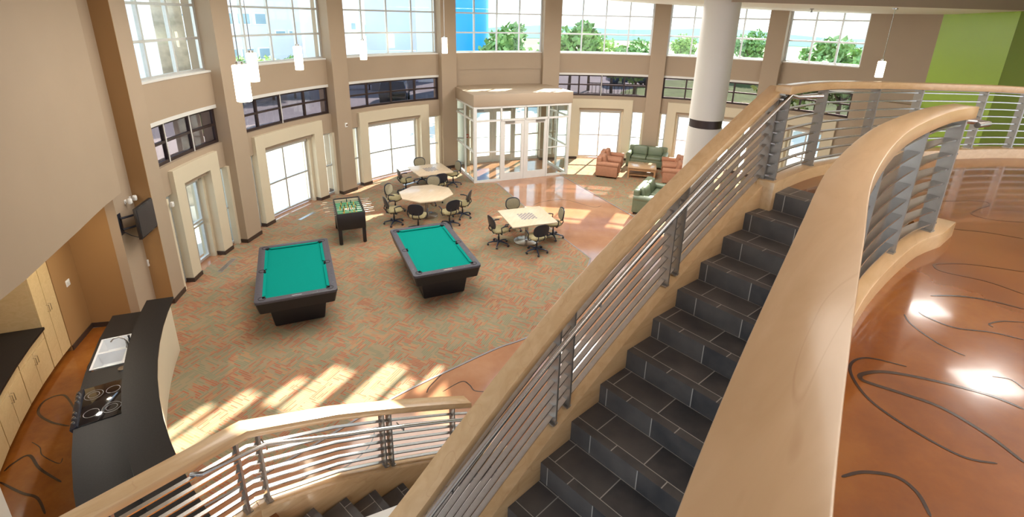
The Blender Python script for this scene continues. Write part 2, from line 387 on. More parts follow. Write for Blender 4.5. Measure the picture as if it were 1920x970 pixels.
for (a0,a1),lb in zip(COLS,COLN):
    RF=10.41 if a0==-101.0 else 10.23
    c=tag(arc(MB(),RF,10.95,a0,a1,0,Z_TOP,n=1).build('column',M['tan']),lb,'column',kind='structure')
    if a0==-101.0: arc(MB(),RF+.002,10.9,a0-.05,a0,0,Z_TOP,n=1).build('shade_face',M['ochre'],c)['label']='pier side with its shade put into the colour'  # ochre here stands in for the shade on the pier's side
    arc(MB(),RF-.015,10.9,a0-.06,a1+.06,0,.11,n=1).build('base_trim',M['base'],c)
# ring of spandrels
w=MB()
for i,(a0,a1) in enumerate(BAYS):
    arc(w,10.5,10.9,a0,a1,Z_BT,Z_SILL)
    if i==3:
        arc(w,10.47,10.5,a0,a1,Z_BT+.16,Z_SILL); arc(w,10.5,10.9,a0,a1,2.9,Z_BT)
    else:
        arc(w,10.5,10.9,a0,a1,Z_SL,Z_BB)
arc(w,10.5,10.9,53.1,63.8,Z_BB,Z_TOP); arc(w,10.5,10.9,56.2,63.8,0,Z_BB)
tag(w.build('wall_front',M['tan']),'curved tan window wall with spandrel bands above the portals','wall',kind='structure')
tag(arc(MB(),10.24,10.5,56.3,63.75,0,3.5,n=2).build('wall_right',M['tan']),'tan wall pier standing below the green wall','wall',kind='structure')

PORT=[(-95.9,-86.3),(-78.1,-63.1),(-54.6,-38.2),None,(-4.1,10.2),(18.0,34.4),(41.0,51.6)]
wid=0
def frame_grid(mb,R,a0,a1,z0,z1,cols,rows,t=.05,d=.07,border=None):
    """aluminium grid; cols = inner fractions, rows = inner heights"""
    bt=border or t
    k=t/R*57.3; kb=bt/R*57.3
    for zz in (z0+bt/2,z1-bt/2): arc(mb,R-d/2,R+d/2,a0,a1,zz-bt/2,zz+bt/2)
    for zz in rows: arc(mb,R-d/2,R+d/2,a0,a1,zz-t/2,zz+t/2)
    arc(mb,R-d/2,R+d/2,a0,a0+kb,z0,z1,n=1); arc(mb,R-d/2,R+d/2,a1-kb,a1,z0,z1,n=1)
    for f in cols:
        a=a0+(a1-a0)*f; arc(mb,R-d/2-.005,R+d/2+.005,a-k/2,a+k/2,z0,z1,n=1)
    return mb
def window(i,R,a0,a1,z0,z1,cols,rows,label,fm,gm,t=.05,border=None,glassR=None):
    global wid; wid+=1
    o=tag(frame_grid(MB(),R,a0,a1,z0,z1,cols,rows,t=t,border=border).build('window_%d'%wid,fm),label,'window',kind='structure')
    arc(MB(),R-.004,R+.004,a0,a1,z0,z1).build('glass_pane',gm,o)
    return o
for i,(a0,a1) in enumerate(BAYS):
    nm=BAYNAME[i]; nc=3 if i in (0,6) else 4
    fr=[k/nc for k in range(1,nc)]
    o=window(i,10.66,a0,a1,Z_SILL,Z_TOP,fr,[5.24,5.96],'tall clear upper window with a pale metal grid in the bay '+nm,M['alu'],M['glass'],t=.055,border=.07)
    arc(MB(),10.48,10.72,a0,a1,Z_SILL-.02,Z_SILL+.025).build('sill',M['aluwhite'],o)
    if i!=3:
        light=[1,2] if i==0 else ([2] if i in (1,4) else [])
        fa=a0
        o=window(i,10.62,a0,a1,Z_BB,Z_BT-.07,fr,[Z_BB+.45],'dark framed tinted band window in the bay '+nm,M['bronze'],M['tint'],t=.055,border=.07)
        arc(MB(),10.50,10.66,a0,a1,Z_BT-.085,Z_BT).build('shade_valance',M['aluwhite'],o)
        for k in light:
            a=a0+(a1-a0)*k/nc
            arc(MB(),10.565,10.585,a-.07,a+.07,Z_BB,Z_BT-.08,n=1).build('daylight_strip',M['aluwhite'],o)['label']='pale strip standing for daylight between the shades'  # pale strip added in place of daylight leaking between the shades
# portals
for i,pp in enumerate(PORT):
    if pp is None: continue
    p0,p1=pp; a0,a1=BAYS[i]; nm=BAYNAME[i]; pw=1.95
    s=MB()
    arc(s,10.40,10.9,p0,p0+pw,0,Z_PT,n=1); arc(s,10.40,10.9,p1-pw,p1,0,Z_PT,n=1); arc(s,10.40,10.9,p0+pw,p1-pw,2.24,Z_PT)
    # stepped inner reveal
    arc(s,10.60,10.9,p0+pw,p0+pw+.45,0,2.24,n=1); arc(s,10.60,10.9,p1-pw-.45,p1-pw,0,2.24,n=1); arc(s,10.60,10.9,p0+pw,p1-pw,2.14,2.24)
    o=tag(s.build('trim_%d'%(i+1),M['cream']),'cream portal surround with stepped reveal in the bay '+nm,'portal',kind='structure')
    b=MB(); arc(b,10.385,10.62,p0-.08,p0+pw+.08,0,.105,n=1); arc(b,10.385,10.62,p1-pw-.08,p1+.08,0,.105,n=1)
    b.build('base_trim',M['base'],o)
    g0,g1=p0+pw+.45,p1-pw-.45
    o=window(i,10.76,g0,g1,.03,2.14,[.5],[1.02],'four pane portal window down to the floor in the bay '+nm,M['alu'],M['glass'],t=.05,border=.06)
    arc(MB(),10.68,10.74,g0+.1,g1-.1,2.0,2.13).build('roller_shade_box',M['aluwhite'],o)
    if i==0:
        arc(MB(),10.69,10.72,g0+.5,g1-.3,.93,.965).build('push_bar',M['chrome'],o)
    if i!=6:
      for (s0,s1,sd) in ((a0,p0,'left'),(p1,a1,'right')):
        if i==0 and sd=='left': s0=-98.2
        o=window(i,10.60,s0,s1,.03,Z_SL,[],[1.02],'narrow sidelight window at the %s of the portal in the bay %s'%(sd,nm),M['alu'],M['glass'],t=.045,border=.05)
        q=(s0,s0+.5) if sd=='left' else (s1-.5,s1)
        arc(MB(),10.42,10.57,q[0],q[1],0,Z_SL,n=1).build('jamb_lining',M['cream'],o)
    else:
      for (s0,s1) in ((a0,p0),(p1,56.2)):
        wl=arc(MB(),10.5,10.9,s0,s1,0,Z_BB); tag(wl.build('wall_right',M['tan']),'low tan wall strip at the %s of the portal beyond the upper landing rail'%('left' if s0==a0 else 'right'),'wall',kind='structure')

# green walls
g=MB(); p0=P(10.5,63.8);p1=P(10.5,73.75)
def wallseg(a,b,t,z0,z1,mb=None):
    mb=mb or MB(); a=Vector((a[0],a[1]));b=Vector((b[0],b[1]));d=(b-a).normalized();n=Vector((-d.y,d.x))*t
    return mb.prism([a,b,b+n,a+n],z0,z1)
tag(wallseg(p0,p1,.2,0,Z_TOP).build('wall_right',M['green']),'bright lime green accent wall beyond the upper rail','wall',kind='structure')
tag(wallseg(p1,(12.3,4.0),.2,0,Z_TOP).build('wall_right',M['dgreen']),'green wall at the far right with its shade put into the colour','wall',kind='structure')

# ------------------------------------------------------------------ left curved wall, kitchen alcove
RW=10.74
w=MB()
arc(w,RW,RW+.16,-104.6,-100.4,0,Z_TOP); lw_=[(-104.6,10.74),(-108,10.73),(-111,10.72),(-114,10.73),(-117,10.78),(-120,10.86),(-122.5,10.95),(-125,11.1),(-128,11.4),(-131,11.8)]
w.sweep([P(r_,a_).to_2d() for a_,r_ in lw_],[0]*len(lw_),.16,2.7,Z_TOP,off=.08)
tag(w.build('wall_left',M['tan']),'large curved tan wall over the kitchen opening','wall',kind='structure')
w=MB(); a0=P(RW+.16,-104.6); 
arc(w,11.6,11.9,-108.15,-104.3,0,2.75,n=2)
w.prism([P(RW+.02,-104.6),P(11.65,-104.45),P(11.65,-103.5),P(RW+.1,-103.5)],0,2.75)
arc(w,12.22,12.4,-134,-108,0,2.75)
tag(w.build('wall_back',M['ochre']),'ochre painted kitchen alcove wall beside the tall cabinet','wall',kind='structure')
w=MB(); arc(w,RW+.16,12.4,-120,-103.6,2.72,2.8); arc(w,11.15,12.4,-131,-120,2.72,2.8)
tag(w.build('ceiling',M['ceiling']),'low ceiling over the kitchen alcove','ceiling',kind='structure')
b=MB(); arc(b,11.585,11.6,-108.15,-104.4,0,.1); b.prism([P(10.9,-104.6),P(11.6,-104.45),P(11.6,-104.53),P(10.9,-104.68)],0,.1)
tag(b.build('baseboard_left',M['base']),'dark baseboard along the ochre kitchen wall','baseboard',kind='structure')
# kitchen cabinets (concentric with the room)
def handle(mb,R,az,z0,z1,vert=True,span=.05):
    if vert:
        a,b=P(R,az,z0),P(R,az,z1); o0,o1=P(R-.035,az,z0),P(R-.035,az,z1)
    mb.tube([a,o0,o1,b],.006,6); return mb
t=thing('tall_cabinet','tall pale maple two-door pantry cabinet at the end of the kitchen run','cabinet',P(11.9,-109.7),world=True)
arc(MB(),11.63,12.2,-111.3,-108.2,.1,2.45,n=1).build('body',M['maple2'],t)
arc(MB(),11.7,12.2,-111.3,-108.2,0,.1,n=1).build('toe_kick',M['base'],t)
for d0,d1,hz in ((-111.27,-109.78,-109.9),(-109.72,-108.23,-109.6)):
    d=arc(MB(),11.605,11.628,d0,d1,.11,2.44,n=1).build('door',M['maple2'],t); handle(MB(),11.605,hz,1.02,1.14).build('handle',M['steel'],d)
KL=['closest to the tall pantry cabinet','second from the tall pantry cabinet','third from the tall pantry cabinet','fourth from the tall pantry cabinet','farthest from the tall pantry cabinet']
for k in range(5):
    c0=-111.35-(k+1)*4.55; c1=c0+4.55
    t=thing('base_cabinet','pale maple base cabinet with drawer over two doors, '+KL[k],'cabinet',P(11.9,(c0+c1)/2),group='kitchen base cabinets',world=True)
    arc(MB(),11.63,12.2,c0,c1,.1,.86,n=2).build('body',M['maple2'],t); arc(MB(),11.7,12.2,c0,c1,0,.1,n=2).build('toe_kick',M['base'],t)
    arc(MB(),11.605,11.628,c0+.05,c1-.05,.71,.85,n=2).build('drawer',M['maple2'],t)
    m_=(c0+c1)/2
    for d0,d1,hz in ((c0+.05,m_-.03,m_-.16),(m_+.03,c1-.05,m_+.16)):
        d=arc(MB(),11.605,11.628,d0,d1,.11,.70,n=1).build('door',M['maple2'],t); handle(MB(),11.605,hz,.52,.64).build('handle',M['steel'],d)
tag(arc(MB(),11.57,12.2,-135,-111.35,.86,.9).build('worktop',M['granite']),'black worktop on the wall side kitchen base cabinets','worktop')
# island bar
t=thing('bar_island','curved kitchen island with cream front panel and black raised bar top','bar',P(10.1,-122),world=True)
A0,A1=-141,-111.2
arc(MB(),9.8,9.92,A0,A1,0,1.03).build('front_panel',M['cream'],t)
arc(MB(),9.74,10.14,A0-.4,A1+.3,1.03,1.07).build('bar_top',M['granite'],t)
arc(MB(),9.92,10.14,A0,A1,.9,1.03).build('upstand',M['black'],t)
arc(MB(),9.92,10.6,A0,-126.6,0,.86).build('carcass',M['maple2'],t); arc(MB(),9.92,10.6,-122.1,-119.9,0,.86).build('carcass',M['maple2'],t); arc(MB(),9.92,10.6,-119.9,-115.1,0,.70).build('carcass',M['maple2'],t); arc(MB(),9.92,10.6,-115.1,A1,0,.86).build('carcass',M['maple2'],t)
def ring_counter():
    mb=MB()
    arc(mb,10.12,10.65,A0,-126.55,.86,.9); arc(mb,10.12,10.65,-122.15,-119.9,.86,.9); arc(mb,10.12,10.18,-119.9,-115.1,.86,.9); arc(mb,10.6,10.65,-119.9,-115.1,.86,.9); arc(mb,10.12,10.65,-115.1,A1,.86,.9)
    return mb
ring_counter().build('counter_top',M['granite'],t)
# sink
cs=P(10.39,-117.5,.9); rzs=rad(180-(-117.5))  # local x tangent
t=thing('sink','stainless double bowl sink set in the black island counter','sink',cs,rad(117.5),world=False)
def bowl(x0,x1,y0,y1,d):
    mb=MB(); th=.012
    o=[(x0,y0),(x1,y0),(x1,y1),(x0,y1)]; i=[(x0+.04,y0+.04),(x1-.04,y0+.04),(x1-.04,y1-.04),(x0+.04,y1-.04)]
    a=mb.add([(p[0],p[1],.004) for p in o]); b=mb.add([(p[0],p[1],-d) for p in i])
    for k in range(4):
        l=(k+1)%4; mb.face([a+k,a+l,b+l,b+k])
    mb.face([b,b+1,b+2,b+3]); return mb
rim=MB()
for x0,x1,y0,y1 in ((-.41,.41,.18,.21),(-.41,.41,-.21,-.17),(-.41,-.385,-.17,.18),(.385,.41,-.17,.18),(-.02,.02,-.17,.18)): rim.box2((x0,y0,-.005),(x1,y1,.008))
rim.build('rim',M['sinksteel'],t)
for x0,x1 in ((-.385,-.02),(.02,.385)):
    bw=bowl(x0,x1,-.17,.18,.16).build('bowl',M['sinksteel'],t); MB().lathe([(.035,-.159),(.035,-.154),(.02,-.152)],((x0+x1)/2,0,0),16).build('drain',M['gunmetal'],bw)
t=thing('faucet','dark kitchen faucet with side sprayer behind the double sink','faucet',P(10.2,-117.4,.905),rad(117.4))
MB().lathe([(.028,0),(.028,.02),(.018,.04),(.016,.1)],(0,0,0),14).build('base',M['gunmetal'],t)
MB().tube([(0,0,.1),(0,.02,.16),(0,.08,.2),(0,.15,.19),(0,.19,.15)],.011,8).build('spout',M['gunmetal'],t)
MB().tube([(.02,0,.07),(.09,0,.1)],.009,8).build('lever',M['gunmetal'],t)
MB().lathe([(.018,0),(.018,.03),(.012,.07),(.016,.11)],(.16,0,0),12).build('sprayer',M['plastic'],t)
# range
cr=P(10.385,-124.35); t=thing('range','black slide-in electric range with glass cooktop in the island','stove',cr,rad(124.35))
MB().box2((-.40,-.26,0),(.40,.24,.895)).build('body',M['black'],t,bevel=.006)
ck=MB().box2((-.40,-.26,.895),(.40,.205,.91)).build('cooktop',M['blackglass'],t,bevel=.003)
for x,y,r in ((-.2,.09,.085),(.2,.09,.105),(-.2,-.12,.105),(.2,-.12,.08)):
    mb=MB(); n=32
    for rr in (r,r*.62) if r>.1 else (r,):
        a=mb.add([(x+rr*cos(2*pi*k/n),y+rr*sin(2*pi*k/n),.9112) for k in range(n)]); b=mb.add([(x+(rr-.006)*cos(2*pi*k/n),y+(rr-.006)*sin(2*pi*k/n),.9112) for k in range(n)])
        for k in range(n): mb.face([a+k,a+(k+1)%n,b+(k+1)%n,b+k])
    mb.build('burner_ring',M['ring'],ck)
cp=MB().box((0,.245,.885),(.80,.09,.055),M=Matrix.Rotation(rad(-25),3,'X')).build('control_panel',M['plastic'],t,bevel=.004)
for x in (-.3,-.2,-.1,.15,.25,.33):
    MB().tube([(x,.255,.905),(x,.272,.935)],.017,12).build('knob',M['steel'],cp)
MB().tube([(-.3,.24,.74),(-.3,.285,.74),(.3,.285,.74),(.3,.24,.74)],.011,8).build('oven_handle',M['steel'],t)
tag(MB().tube([P(10.2,-120.6,.9),P(10.2,-120.6,.915)],.055,20).build('counter_cap',M['chrome']),'round steel cap on the counter between sink and cooktop','counter cap')

# small wall devices
def device(name,label,cat,R,az,z,w,h,d,mat,extra=None):
    t=thing(name,label,cat,P(R,az,z),-rad(az))
    MB().box2((-w/2,-d,-h/2),(w/2,0,h/2)).build('plate',mat,t,bevel=.004)
    if extra: extra(t)
    return t
device('light_switch','white double switch plate on the ochre kitchen wall','switch',11.6,-106.2,1.16,.12,.12,.012,M['white'],lambda t:[MB().box2((x-.015,-.02,-.03),(x+.015,-.012,.03)).build('rocker',M['aluwhite'],t) for x in(-.028,.028)])
device('thermostat','small white control box on the curved wall under the television','thermostat',RW,-100.95,.98,.09,.14,.03,M['white'],lambda t:MB().box2((-.025,-.036,-.02),(.025,-.03,.02)).build('display',M['plastic'],t))
for az,lb in ((-102.6,'white swivel speaker above the television, the left one'),(-101.6,'white swivel speaker above the television, the right one')):
    device('wall_speaker',lb,'speaker',RW,az,2.4,.06,.08,.02,M['white'],lambda t:[MB().tube([(0,-.02,0),(0,-.06,.01)],.015,8).build('bracket',M['aluwhite'],t),MB().lathe([(.03,-.05),(.04,-.03),(.04,.03),(.03,.05)],(0,-.09,.01),14).build('speaker_body',M['white'],t)])
device('strobe','white alarm strobe on the column behind the foosball table','alarm',10.23,-58.6,2.35,.09,.14,.04,M['white'],lambda t:MB().box2((-.03,-.055,-.02),(.03,-.04,.03)).build('lens',M['chrome'],t))
device('wall_sensor','small white sensor on the pier to the right of the television','sensor',10.39,-97.7,2.0,.07,.1,.05,M['white'],lambda t:MB().box2((-.02,-.06,-.02),(.02,-.05,.02)).build('lens',M['aluwhite'],t))

# TV on bracket
tl,tr=Vector((-6.93,8.70,0)),Vector((-7.14,9.64,0)); ctr=(tl+tr)/2; wd=(tr-tl).length; ang=math.atan2((tr-tl).y,(tr-tl).x)
t=thing('television','flat black television on a swing-out wall bracket over the kitchen bar','television',(ctr.x,ctr.y,1.76),ang+pi)
# local: x from right to left, screen faces -y? facing room = +x world side
f=MB().box2((-wd/2,-.025,0),(wd/2,.03,.61)).build('casing',M['black'],t,bevel=.006)
MB().box2((-wd/2+.025,.031,.03),(wd/2-.025,.034,.585)).build('screen',M['screen'],t)
MB().box2((-.05,.034,.008),(.05,.036,.02)).build('logo_strip',M['steel'],f)
MB().box2((.0,-.07,.12),(.34,-.026,.5)).build('back_plate',M['plastic'],t,bevel=.01)
for z in (.2,.42): MB().tube([(.15,-.07,z),(.3,-.16,z),(.42,-.28,z)],.022,8).build('bracket_arm',M['plastic'],t)
MB().box2((.36,-.40,.1),(.48,-.29,.52)).build('wall_plate',M['plastic'],t,bevel=.006)
MB().tube([(.2,-.06,.05),(.3,-.12,-.02),(.36,-.2,.05),(.4,-.29,.15)],.008,6).build('cable',M['plastic'],t)

# ------------------------------------------------------------------ floors
fl=MB(); fl.prism([P(11.0,a) for a in range(-180,180,6)],-.2,0.0)
FLOOR=tag(fl.build('floor',M['orange2'],smooth=False),'glossy terracotta stained concrete lobby floor','floor',kind='structure')
def poly_obj(name,pts,z,mat,parent=None,h=.006):
    mb=MB(); mb.prism(pts,z-h*0,z+h); return mb.build(name,mat,parent,smooth=False)
def smooth_path(pts,sub=8):
    pts=[Vector(p) for p in pts]; out=[]
    for i in range(len(pts)-1):
        p0=pts[max(i-1,0)];p1=pts[i];p2=pts[i+1];p3=pts[min(i+2,len(pts)-1)]
        for k in range(sub):
            t=k/sub; out.append(.5*((2*p1)+(p2-p0)*t+(2*p0-5*p1+4*p2-p3)*t*t+(3*p1-p0-3*p2+p3)*t**3))
    out.append(pts[-1]); return out
bot=smooth_path([(2.06,11.89),(1.55,10.3),(.59,8.65),(-.21,8.05),(-.75,7.62),(-1.82,6.71),(-2.9,5.55),(-3.5,4.95),(-4.2,4.3)],6)
car=[P(10.48,a).to_2d() for a in range(-101,-32,3)]+[Vector((-2.45,19.85)),Vector((-1.37,17.93)),Vector((-.56,17.97)),Vector((1.26,13.57))]+[Vector((p.x,p.y)) for p in bot]+[P(9.8,a).to_2d() for a in range(-132,-109,3)]+[Vector((-7.0,8.6))]
cp=poly_obj('carpet',car,0.0,M['carpet']); tag(cp,'striped basket-weave carpet under the pool tables','carpet',kind='structure')
MB().sweep([(-.56,17.97),(1.26,13.57)]+[(p.x,p.y) for p in bot],[0.0]*(2+len(bot)),.035,0,.009).build('edge_strip',M['edge'],cp)
car2=[Vector((1.79,19.44)),Vector((3.74,15.1)),Vector((5.2,11.9)),Vector((7.5,11.4)),Vector((11.5,12.5))]+[P(10.35,a).to_2d() for a in range(50,-9,-4)]
cp=poly_obj('carpet',car2,0.0,M['carpet']); tag(cp,'striped carpet under the lounge chairs and sofas','carpet',kind='structure')
MB().sweep([(1.79,19.44),(3.74,15.1),(5.2,11.9)],[0,0,0],.035,0,.009).build('edge_strip',M['edge'],cp)
# kitchen floor finish (deeper orange)
kf=[P(9.85,a).to_2d() for a in range(-150,-104,3)]+[P(10.7,-104.6).to_2d(),P(11.6,-104.6).to_2d()]+[P(12.3,a).to_2d() for a in range(-105,-150,-3)]
KF=tag(poly_obj('floor',kf,0.0,M['orange'],h=.004),'dark orange stained kitchen floor behind the island','floor',kind='structure')
def swirl(pix,z,w,parent,zoff=.0065):
    pts=smooth_path([Vector((at_z(x,y,z).x,at_z(x,y,z).y,0)) for x,y in pix],7)
    n=len(pts); w=w*.62; ws=[w*(.55+.45*sin(pi*i/(n-1))**.5 if 0<i<n-1 else .3) for i in range(n)]
    mb=MB()
    for i,p in enumerate(pts):
        d=(pts[min(i+1,n-1)]-pts[max(i-1,0)]).normalized(); nn=Vector((-d.y,d.x,0))
        mb.add([(p+nn*ws[i]/2)+Vector((0,0,z+zoff)),(p-nn*ws[i]/2)+Vector((0,0,z+zoff))])
    for i in range(n-1): mb.face([2*i,2*i+1,2*i+3,2*i+2])
    return mb.build('stain_line',M['stain'],parent)
for pix,w_ in (([(200,640),(178,668),(165,690),(172,692)],.05),([(140,768),(120,742),(85,752),(72,775),(95,792),(130,800)],.055),([(115,905),(75,880),(55,855),(25,870),(8,885)],.055),([(0,905),(40,925),(70,935),(85,965)],.05),([(60,830),(75,840),(80,855),(110,870),(118,860)],.02)):
    swirl(pix,0,w_,KF)
for pix,w_ in (([(1000,385),(1020,378),(1060,375),(1110,388),(1128,386)],.03),([(800,737),(806,725),(830,700),(835,690)],.04),([(830,735),(865,716),(880,722),(890,733),(912,735)],.035),([(560,905),(600,880),(640,880),(690,840),(705,800)],.03)):
    swirl(pix,0,w_,FLOOR,.001)
# flat floor grilles
for (x,y),a,lb in (((-6.88,11.1),-92,'grey floor grille before the portal beside the television'),((-6.2,14.35),-73,'grey floor grille before the portal left of the foosball table'),((-3.7,17.75),-49,'grey floor grille before the portal behind the far game table')):
    t=thing('floor_grille',lb,'floor grille',(x,y,.006),-rad(a)); MB().box2((-.35,-.06,0),(.35,.06,.004)).build('frame',M['edge'],t)
    s=MB()
    for k in range(-16,17): s.box2((k*.02-.006,-.05,.004),(k*.02+.006,.05,.007))
    s.build('slats',M['steel'],t)

# ------------------------------------------------------------------ glass vestibule
FLc=Vector((-1.37,17.95));FRc=Vector((2.12,19.39)); U=(FRc-FLc).normalized(); V=Vector((-U.y,U.x)); WV=(FRc-FLc).length
ta=math.atan2(U.y,U.x); DV=2.35; DR=1.9
VB=thing('vestibule','glass entry vestibule with pale metal frames and a tan flat roof','vestibule',(FLc.x,FLc.y,0),ta,kind='structure')
roof=MB().box2((-.07,-.07,2.82),(WV+.09,DV+1.3,3.24)).build('roof',M['tan'],VB,bevel=.01)
fr=MB(); t_=.07
xs=[0,.265*WV,.515*WV,.765*WV,WV]
fr.box2((-.05,-.05,0),(.06,.06,2.82)); fr.box2((WV-.06,-.05,0),(WV+.05,.06,2.82))
for x in xs[1:4]: fr.box2((x-.03,-.04,0),(x+.03,.04,2.82))
fr.box2((0,-.04,2.74),(WV,.04,2.82)); fr.box2((0,-.04,2.26),(WV,.04,2.33))
for a,b in ((xs[0],xs[1]),(xs[3],xs[4])):
    fr.box2((a,-.035,0),(b,.035,.08)); fr.box2((a,-.03,1.12),(b,.03,1.16))
for X,D in ((0,DV),(WV,DR)):
    for y in (D*.5,D): fr.box2((X-.03,y-.035,0),(X+.03,y+.035,2.82))
    for z0,z1 in ((2.74,2.82),(2.27,2.33),(1.12,1.18),(0,.1)): fr.box2((X-.035,0,z0),(X+.035,D,z1))
fr.build('frame',M['aluwhite'],VB)
gl=MB()
for a,b,z0,z1 in ((xs[0],xs[1],0,2.8),(xs[1],xs[3],2.3,2.8),(xs[3],xs[4],0,2.8)): gl.box2((a,-.004,z0),(b,.004,z1))
for X,D in ((0,DV),(WV,DR)): gl.box2((X-.004,0,0),(X+.004,D,2.8))
gl.build('glass_pane',M['glass'],VB)
def door(parent,x0,x1,y,h,flip):
    d=MB(); s=.115
    d.box2((x0,y-.025,0),(x0+s,y+.025,h)); d.box2((x1-s,y-.025,0),(x1,y+.025,h)); d.box2((x0+s,y-.025,h-.12),(x1-s,y+.025,h)); d.box2((x0+s,y-.025,0),(x1-s,y+.025,.28))
    o=d.build('door',M['aluwhite'],parent)
    MB().box2((x0+s,y-.004,.28),(x1-s,y+.004,h-.12)).build('door_glass',M['glass'],o)
    MB().tube([(x0+.05,y+.03,1.05),(x0+.05,y+.09,1.05),(x1-.05,y+.09,1.05),(x1-.05,y+.03,1.05)],.014,8).build('push_bar',M['gunmetal'],o)
    cx=x0+.3 if flip else x1-.3
    MB().box2((cx-.18,y-.07,h-.06),(cx+.18,y-.02,h+.005)).build('door_closer',M['gunmetal'],o)
    return o
door(VB,xs[1]+.035,xs[2]-.033,0,2.25,True); door(VB,xs[2]+.033,xs[3]-.035,0,2.25,False)
# outer storefront in the facade
p0,p1=P(10.62,-31.9),P(10.62,-11.4); UO=(p1-p0).to_2d().normalized(); WO=(p1-p0).to_2d().length
OB=thing('entrance_storefront','outer entrance doors and sidelights at the back of the vestibule','entrance',(p0.x,p0.y,0),math.atan2(UO.y,UO.x),kind='structure')
fr=MB(); xo=[0,.2*WO,.45*WO,.7*WO,.85*WO,WO]
for x in xo: fr.box2((x-.04,-.05,0),(x+.04,.05,2.9))
fr.box2((0,-.05,2.8),(WO,.05,2.9)); fr.box2((0,-.045,2.25),(WO,.045,2.33)); fr.box2((0,-.045,1.08),(xo[1],.045,1.14)); fr.box2((xo[3],-.045,1.08),(WO,.045,1.14)); fr.box2((0,-.045,0),(xo[1],.045,.12)); fr.box2((xo[3],-.045,0),(WO,.045,.12))
fr.build('frame',M['aluwhite'],OB)
MB().box2((0,-.004,2.3),(WO,.004,2.85)).box2((0,-.004,0),(xo[1],.004,2.3)).box2((xo[3],-.004,0),(WO,.004,2.3)).build('glass_pane',M['glass'],OB)
door(OB,xo[1]+.045,xo[2]-.035,0,2.24,True); door(OB,xo[2]+.035,xo[3]-.045,0,2.24,False)
# cream inner side wall of the vestibule with alarm pull
q0=FLc+V*(DV+.02)+U*.35; q1=P(10.6,-31.9).to_2d()+Vector((.5,0))
w=wallseg(q0,q0+V*1.2,-.12,0,2.82); ws=tag(w.build('wall_back',M['cream']),'cream stub wall inside the vestibule at its left','wall',kind='structure')
t=thing('alarm_pull','red fire alarm pull station inside the vestibule at its left','alarm',(*(FLc+V*(DV-.01)+U*.42),1.25),ta)
MB().box2((-.06,-.04,-.075),(.06,.0,.075)).build('case',M['red'],t,bevel=.008); MB().box2((-.035,-.055,-.02),(.035,-.038,.02)).build('handle',M['white'],t)
w=wallseg(FLc+V*(DV+.02)+U*.32,FLc+V*(DV+.02)+U*.55,.1,0,2.82)
tag(w.build('wall_back',M['cream']),'narrow cream pilaster behind the fire alarm pull','wall',kind='structure')

# ------------------------------------------------------------------ stairs
NOS=[(2.547,4.854),(2.28,4.658),(2.017,4.457),(1.756,4.253),(1.499,4.044),(1.244,3.831),(.993,3.614),(.745,3.393),(.499,3.168),(.257,2.939),(.018,2.705),(-.218,2.467),(-.45,2.225),(-.68,1.979),(-.907,1.729),(-1.13,1.475),(-1.351,1.216)]
NOS=[Vector(p) for p in NOS]
CAPL=[(3.184,3.715),(2.853,3.534),(2.444,3.219),(2.0,2.804),(1.619,2.386),(1.258,1.943),(1.06,1.67),(.85,1.36),(.667,1.11),(.419,.77),(.268,.552),(.185,.427)]
CAPR=[(3.25,3.58),(2.96,3.40),(2.59,3.09),(2.135,2.69),(1.731,2.27),(1.358,1.84),(1.155,1.575),(.938,1.27),(.77,1.02),(.547,.685),(.40,.465),(.33,.355)]
CAPC=[((a[0]+b[0])/2,(a[1]+b[1])/2) for a,b in zip(CAPL,CAPR)]
CAPC=[(p.x,p.y) for p in smooth_path([Vector((x,y,0)) for x,y in CAPC],3)]
dl=Vector(CAPC[-1])-Vector(CAPC[-4]); dl.normalize(); last=Vector(CAPC[-1])
for k in (.3,.8,1.5,2.3): 
    q=last+dl*k; CAPC.append((q.x,q.y))
def right_end(p,dirn):
    """where a tread line from p along dirn meets the guard wall centre line"""
    best=1.5
    for a,b in zip(CAPC[:-1],CAPC[1:]):
        a=Vector(a);b=Vector(b);e=b-a; den=dirn.x*e.y-dirn.y*e.x
        if abs(den)<1e-6: continue
        t=((a.x-p.x)*e.y-(a.y-p.y)*e.x)/den; s=((a.x-p.x)*dirn.y-(a.y-p.y)*dirn.x)/den
        if 0<=s<=1 and .8<t<2.2: return t
    return best
ST=thing('staircase','upper stair flight with black slate tile steps and maple stringer','staircase',(NOS[8].x,NOS[8].y,1.53),world=True)
def step(nose,back,dirn,wid_,zt,parent,rise=RISE,off=0):
    """one step: riser below the nosing line and the tread behind it"""
    mb=MB(); a=nose;b=nose+dirn*wid_; c=back+dirn*wid_*1.0; d=back; run=(back-nose).length
    nd=(nose-back).normalized()*.0
    zb=zt-rise
    i=mb.add([(*a,zt),(*b,zt),(*c,zt),(*d,zt),(*a,zb),(*b,zb),(*c,zb-.12),(*d,zb-.12)])
    mb.face([i,i+1,i+2,i+3],uv=[(off,0.0001),(off+wid_,.0001),(off+wid_,run),(off,run)])
    mb.face([i+4,i+5,i+1,i],uv=[(off,-rise),(off+wid_,-rise),(off+wid_,-.0001),(off,-.0001)])
    mb.face([i+7,i+6,i+5,i+4],uv=[(.1,.1)]*4); mb.face([i+3,i+2,i+6,i+7],uv=[(.1,.1)]*4); mb.face([i,i+3,i+7,i+4],uv=[(.1,.1)]*4); mb.face([i+1,i+5,i+6,i+2],uv=[(.1,.1)]*4)
    return mb.build('step',M['tile'],parent,smooth=False)
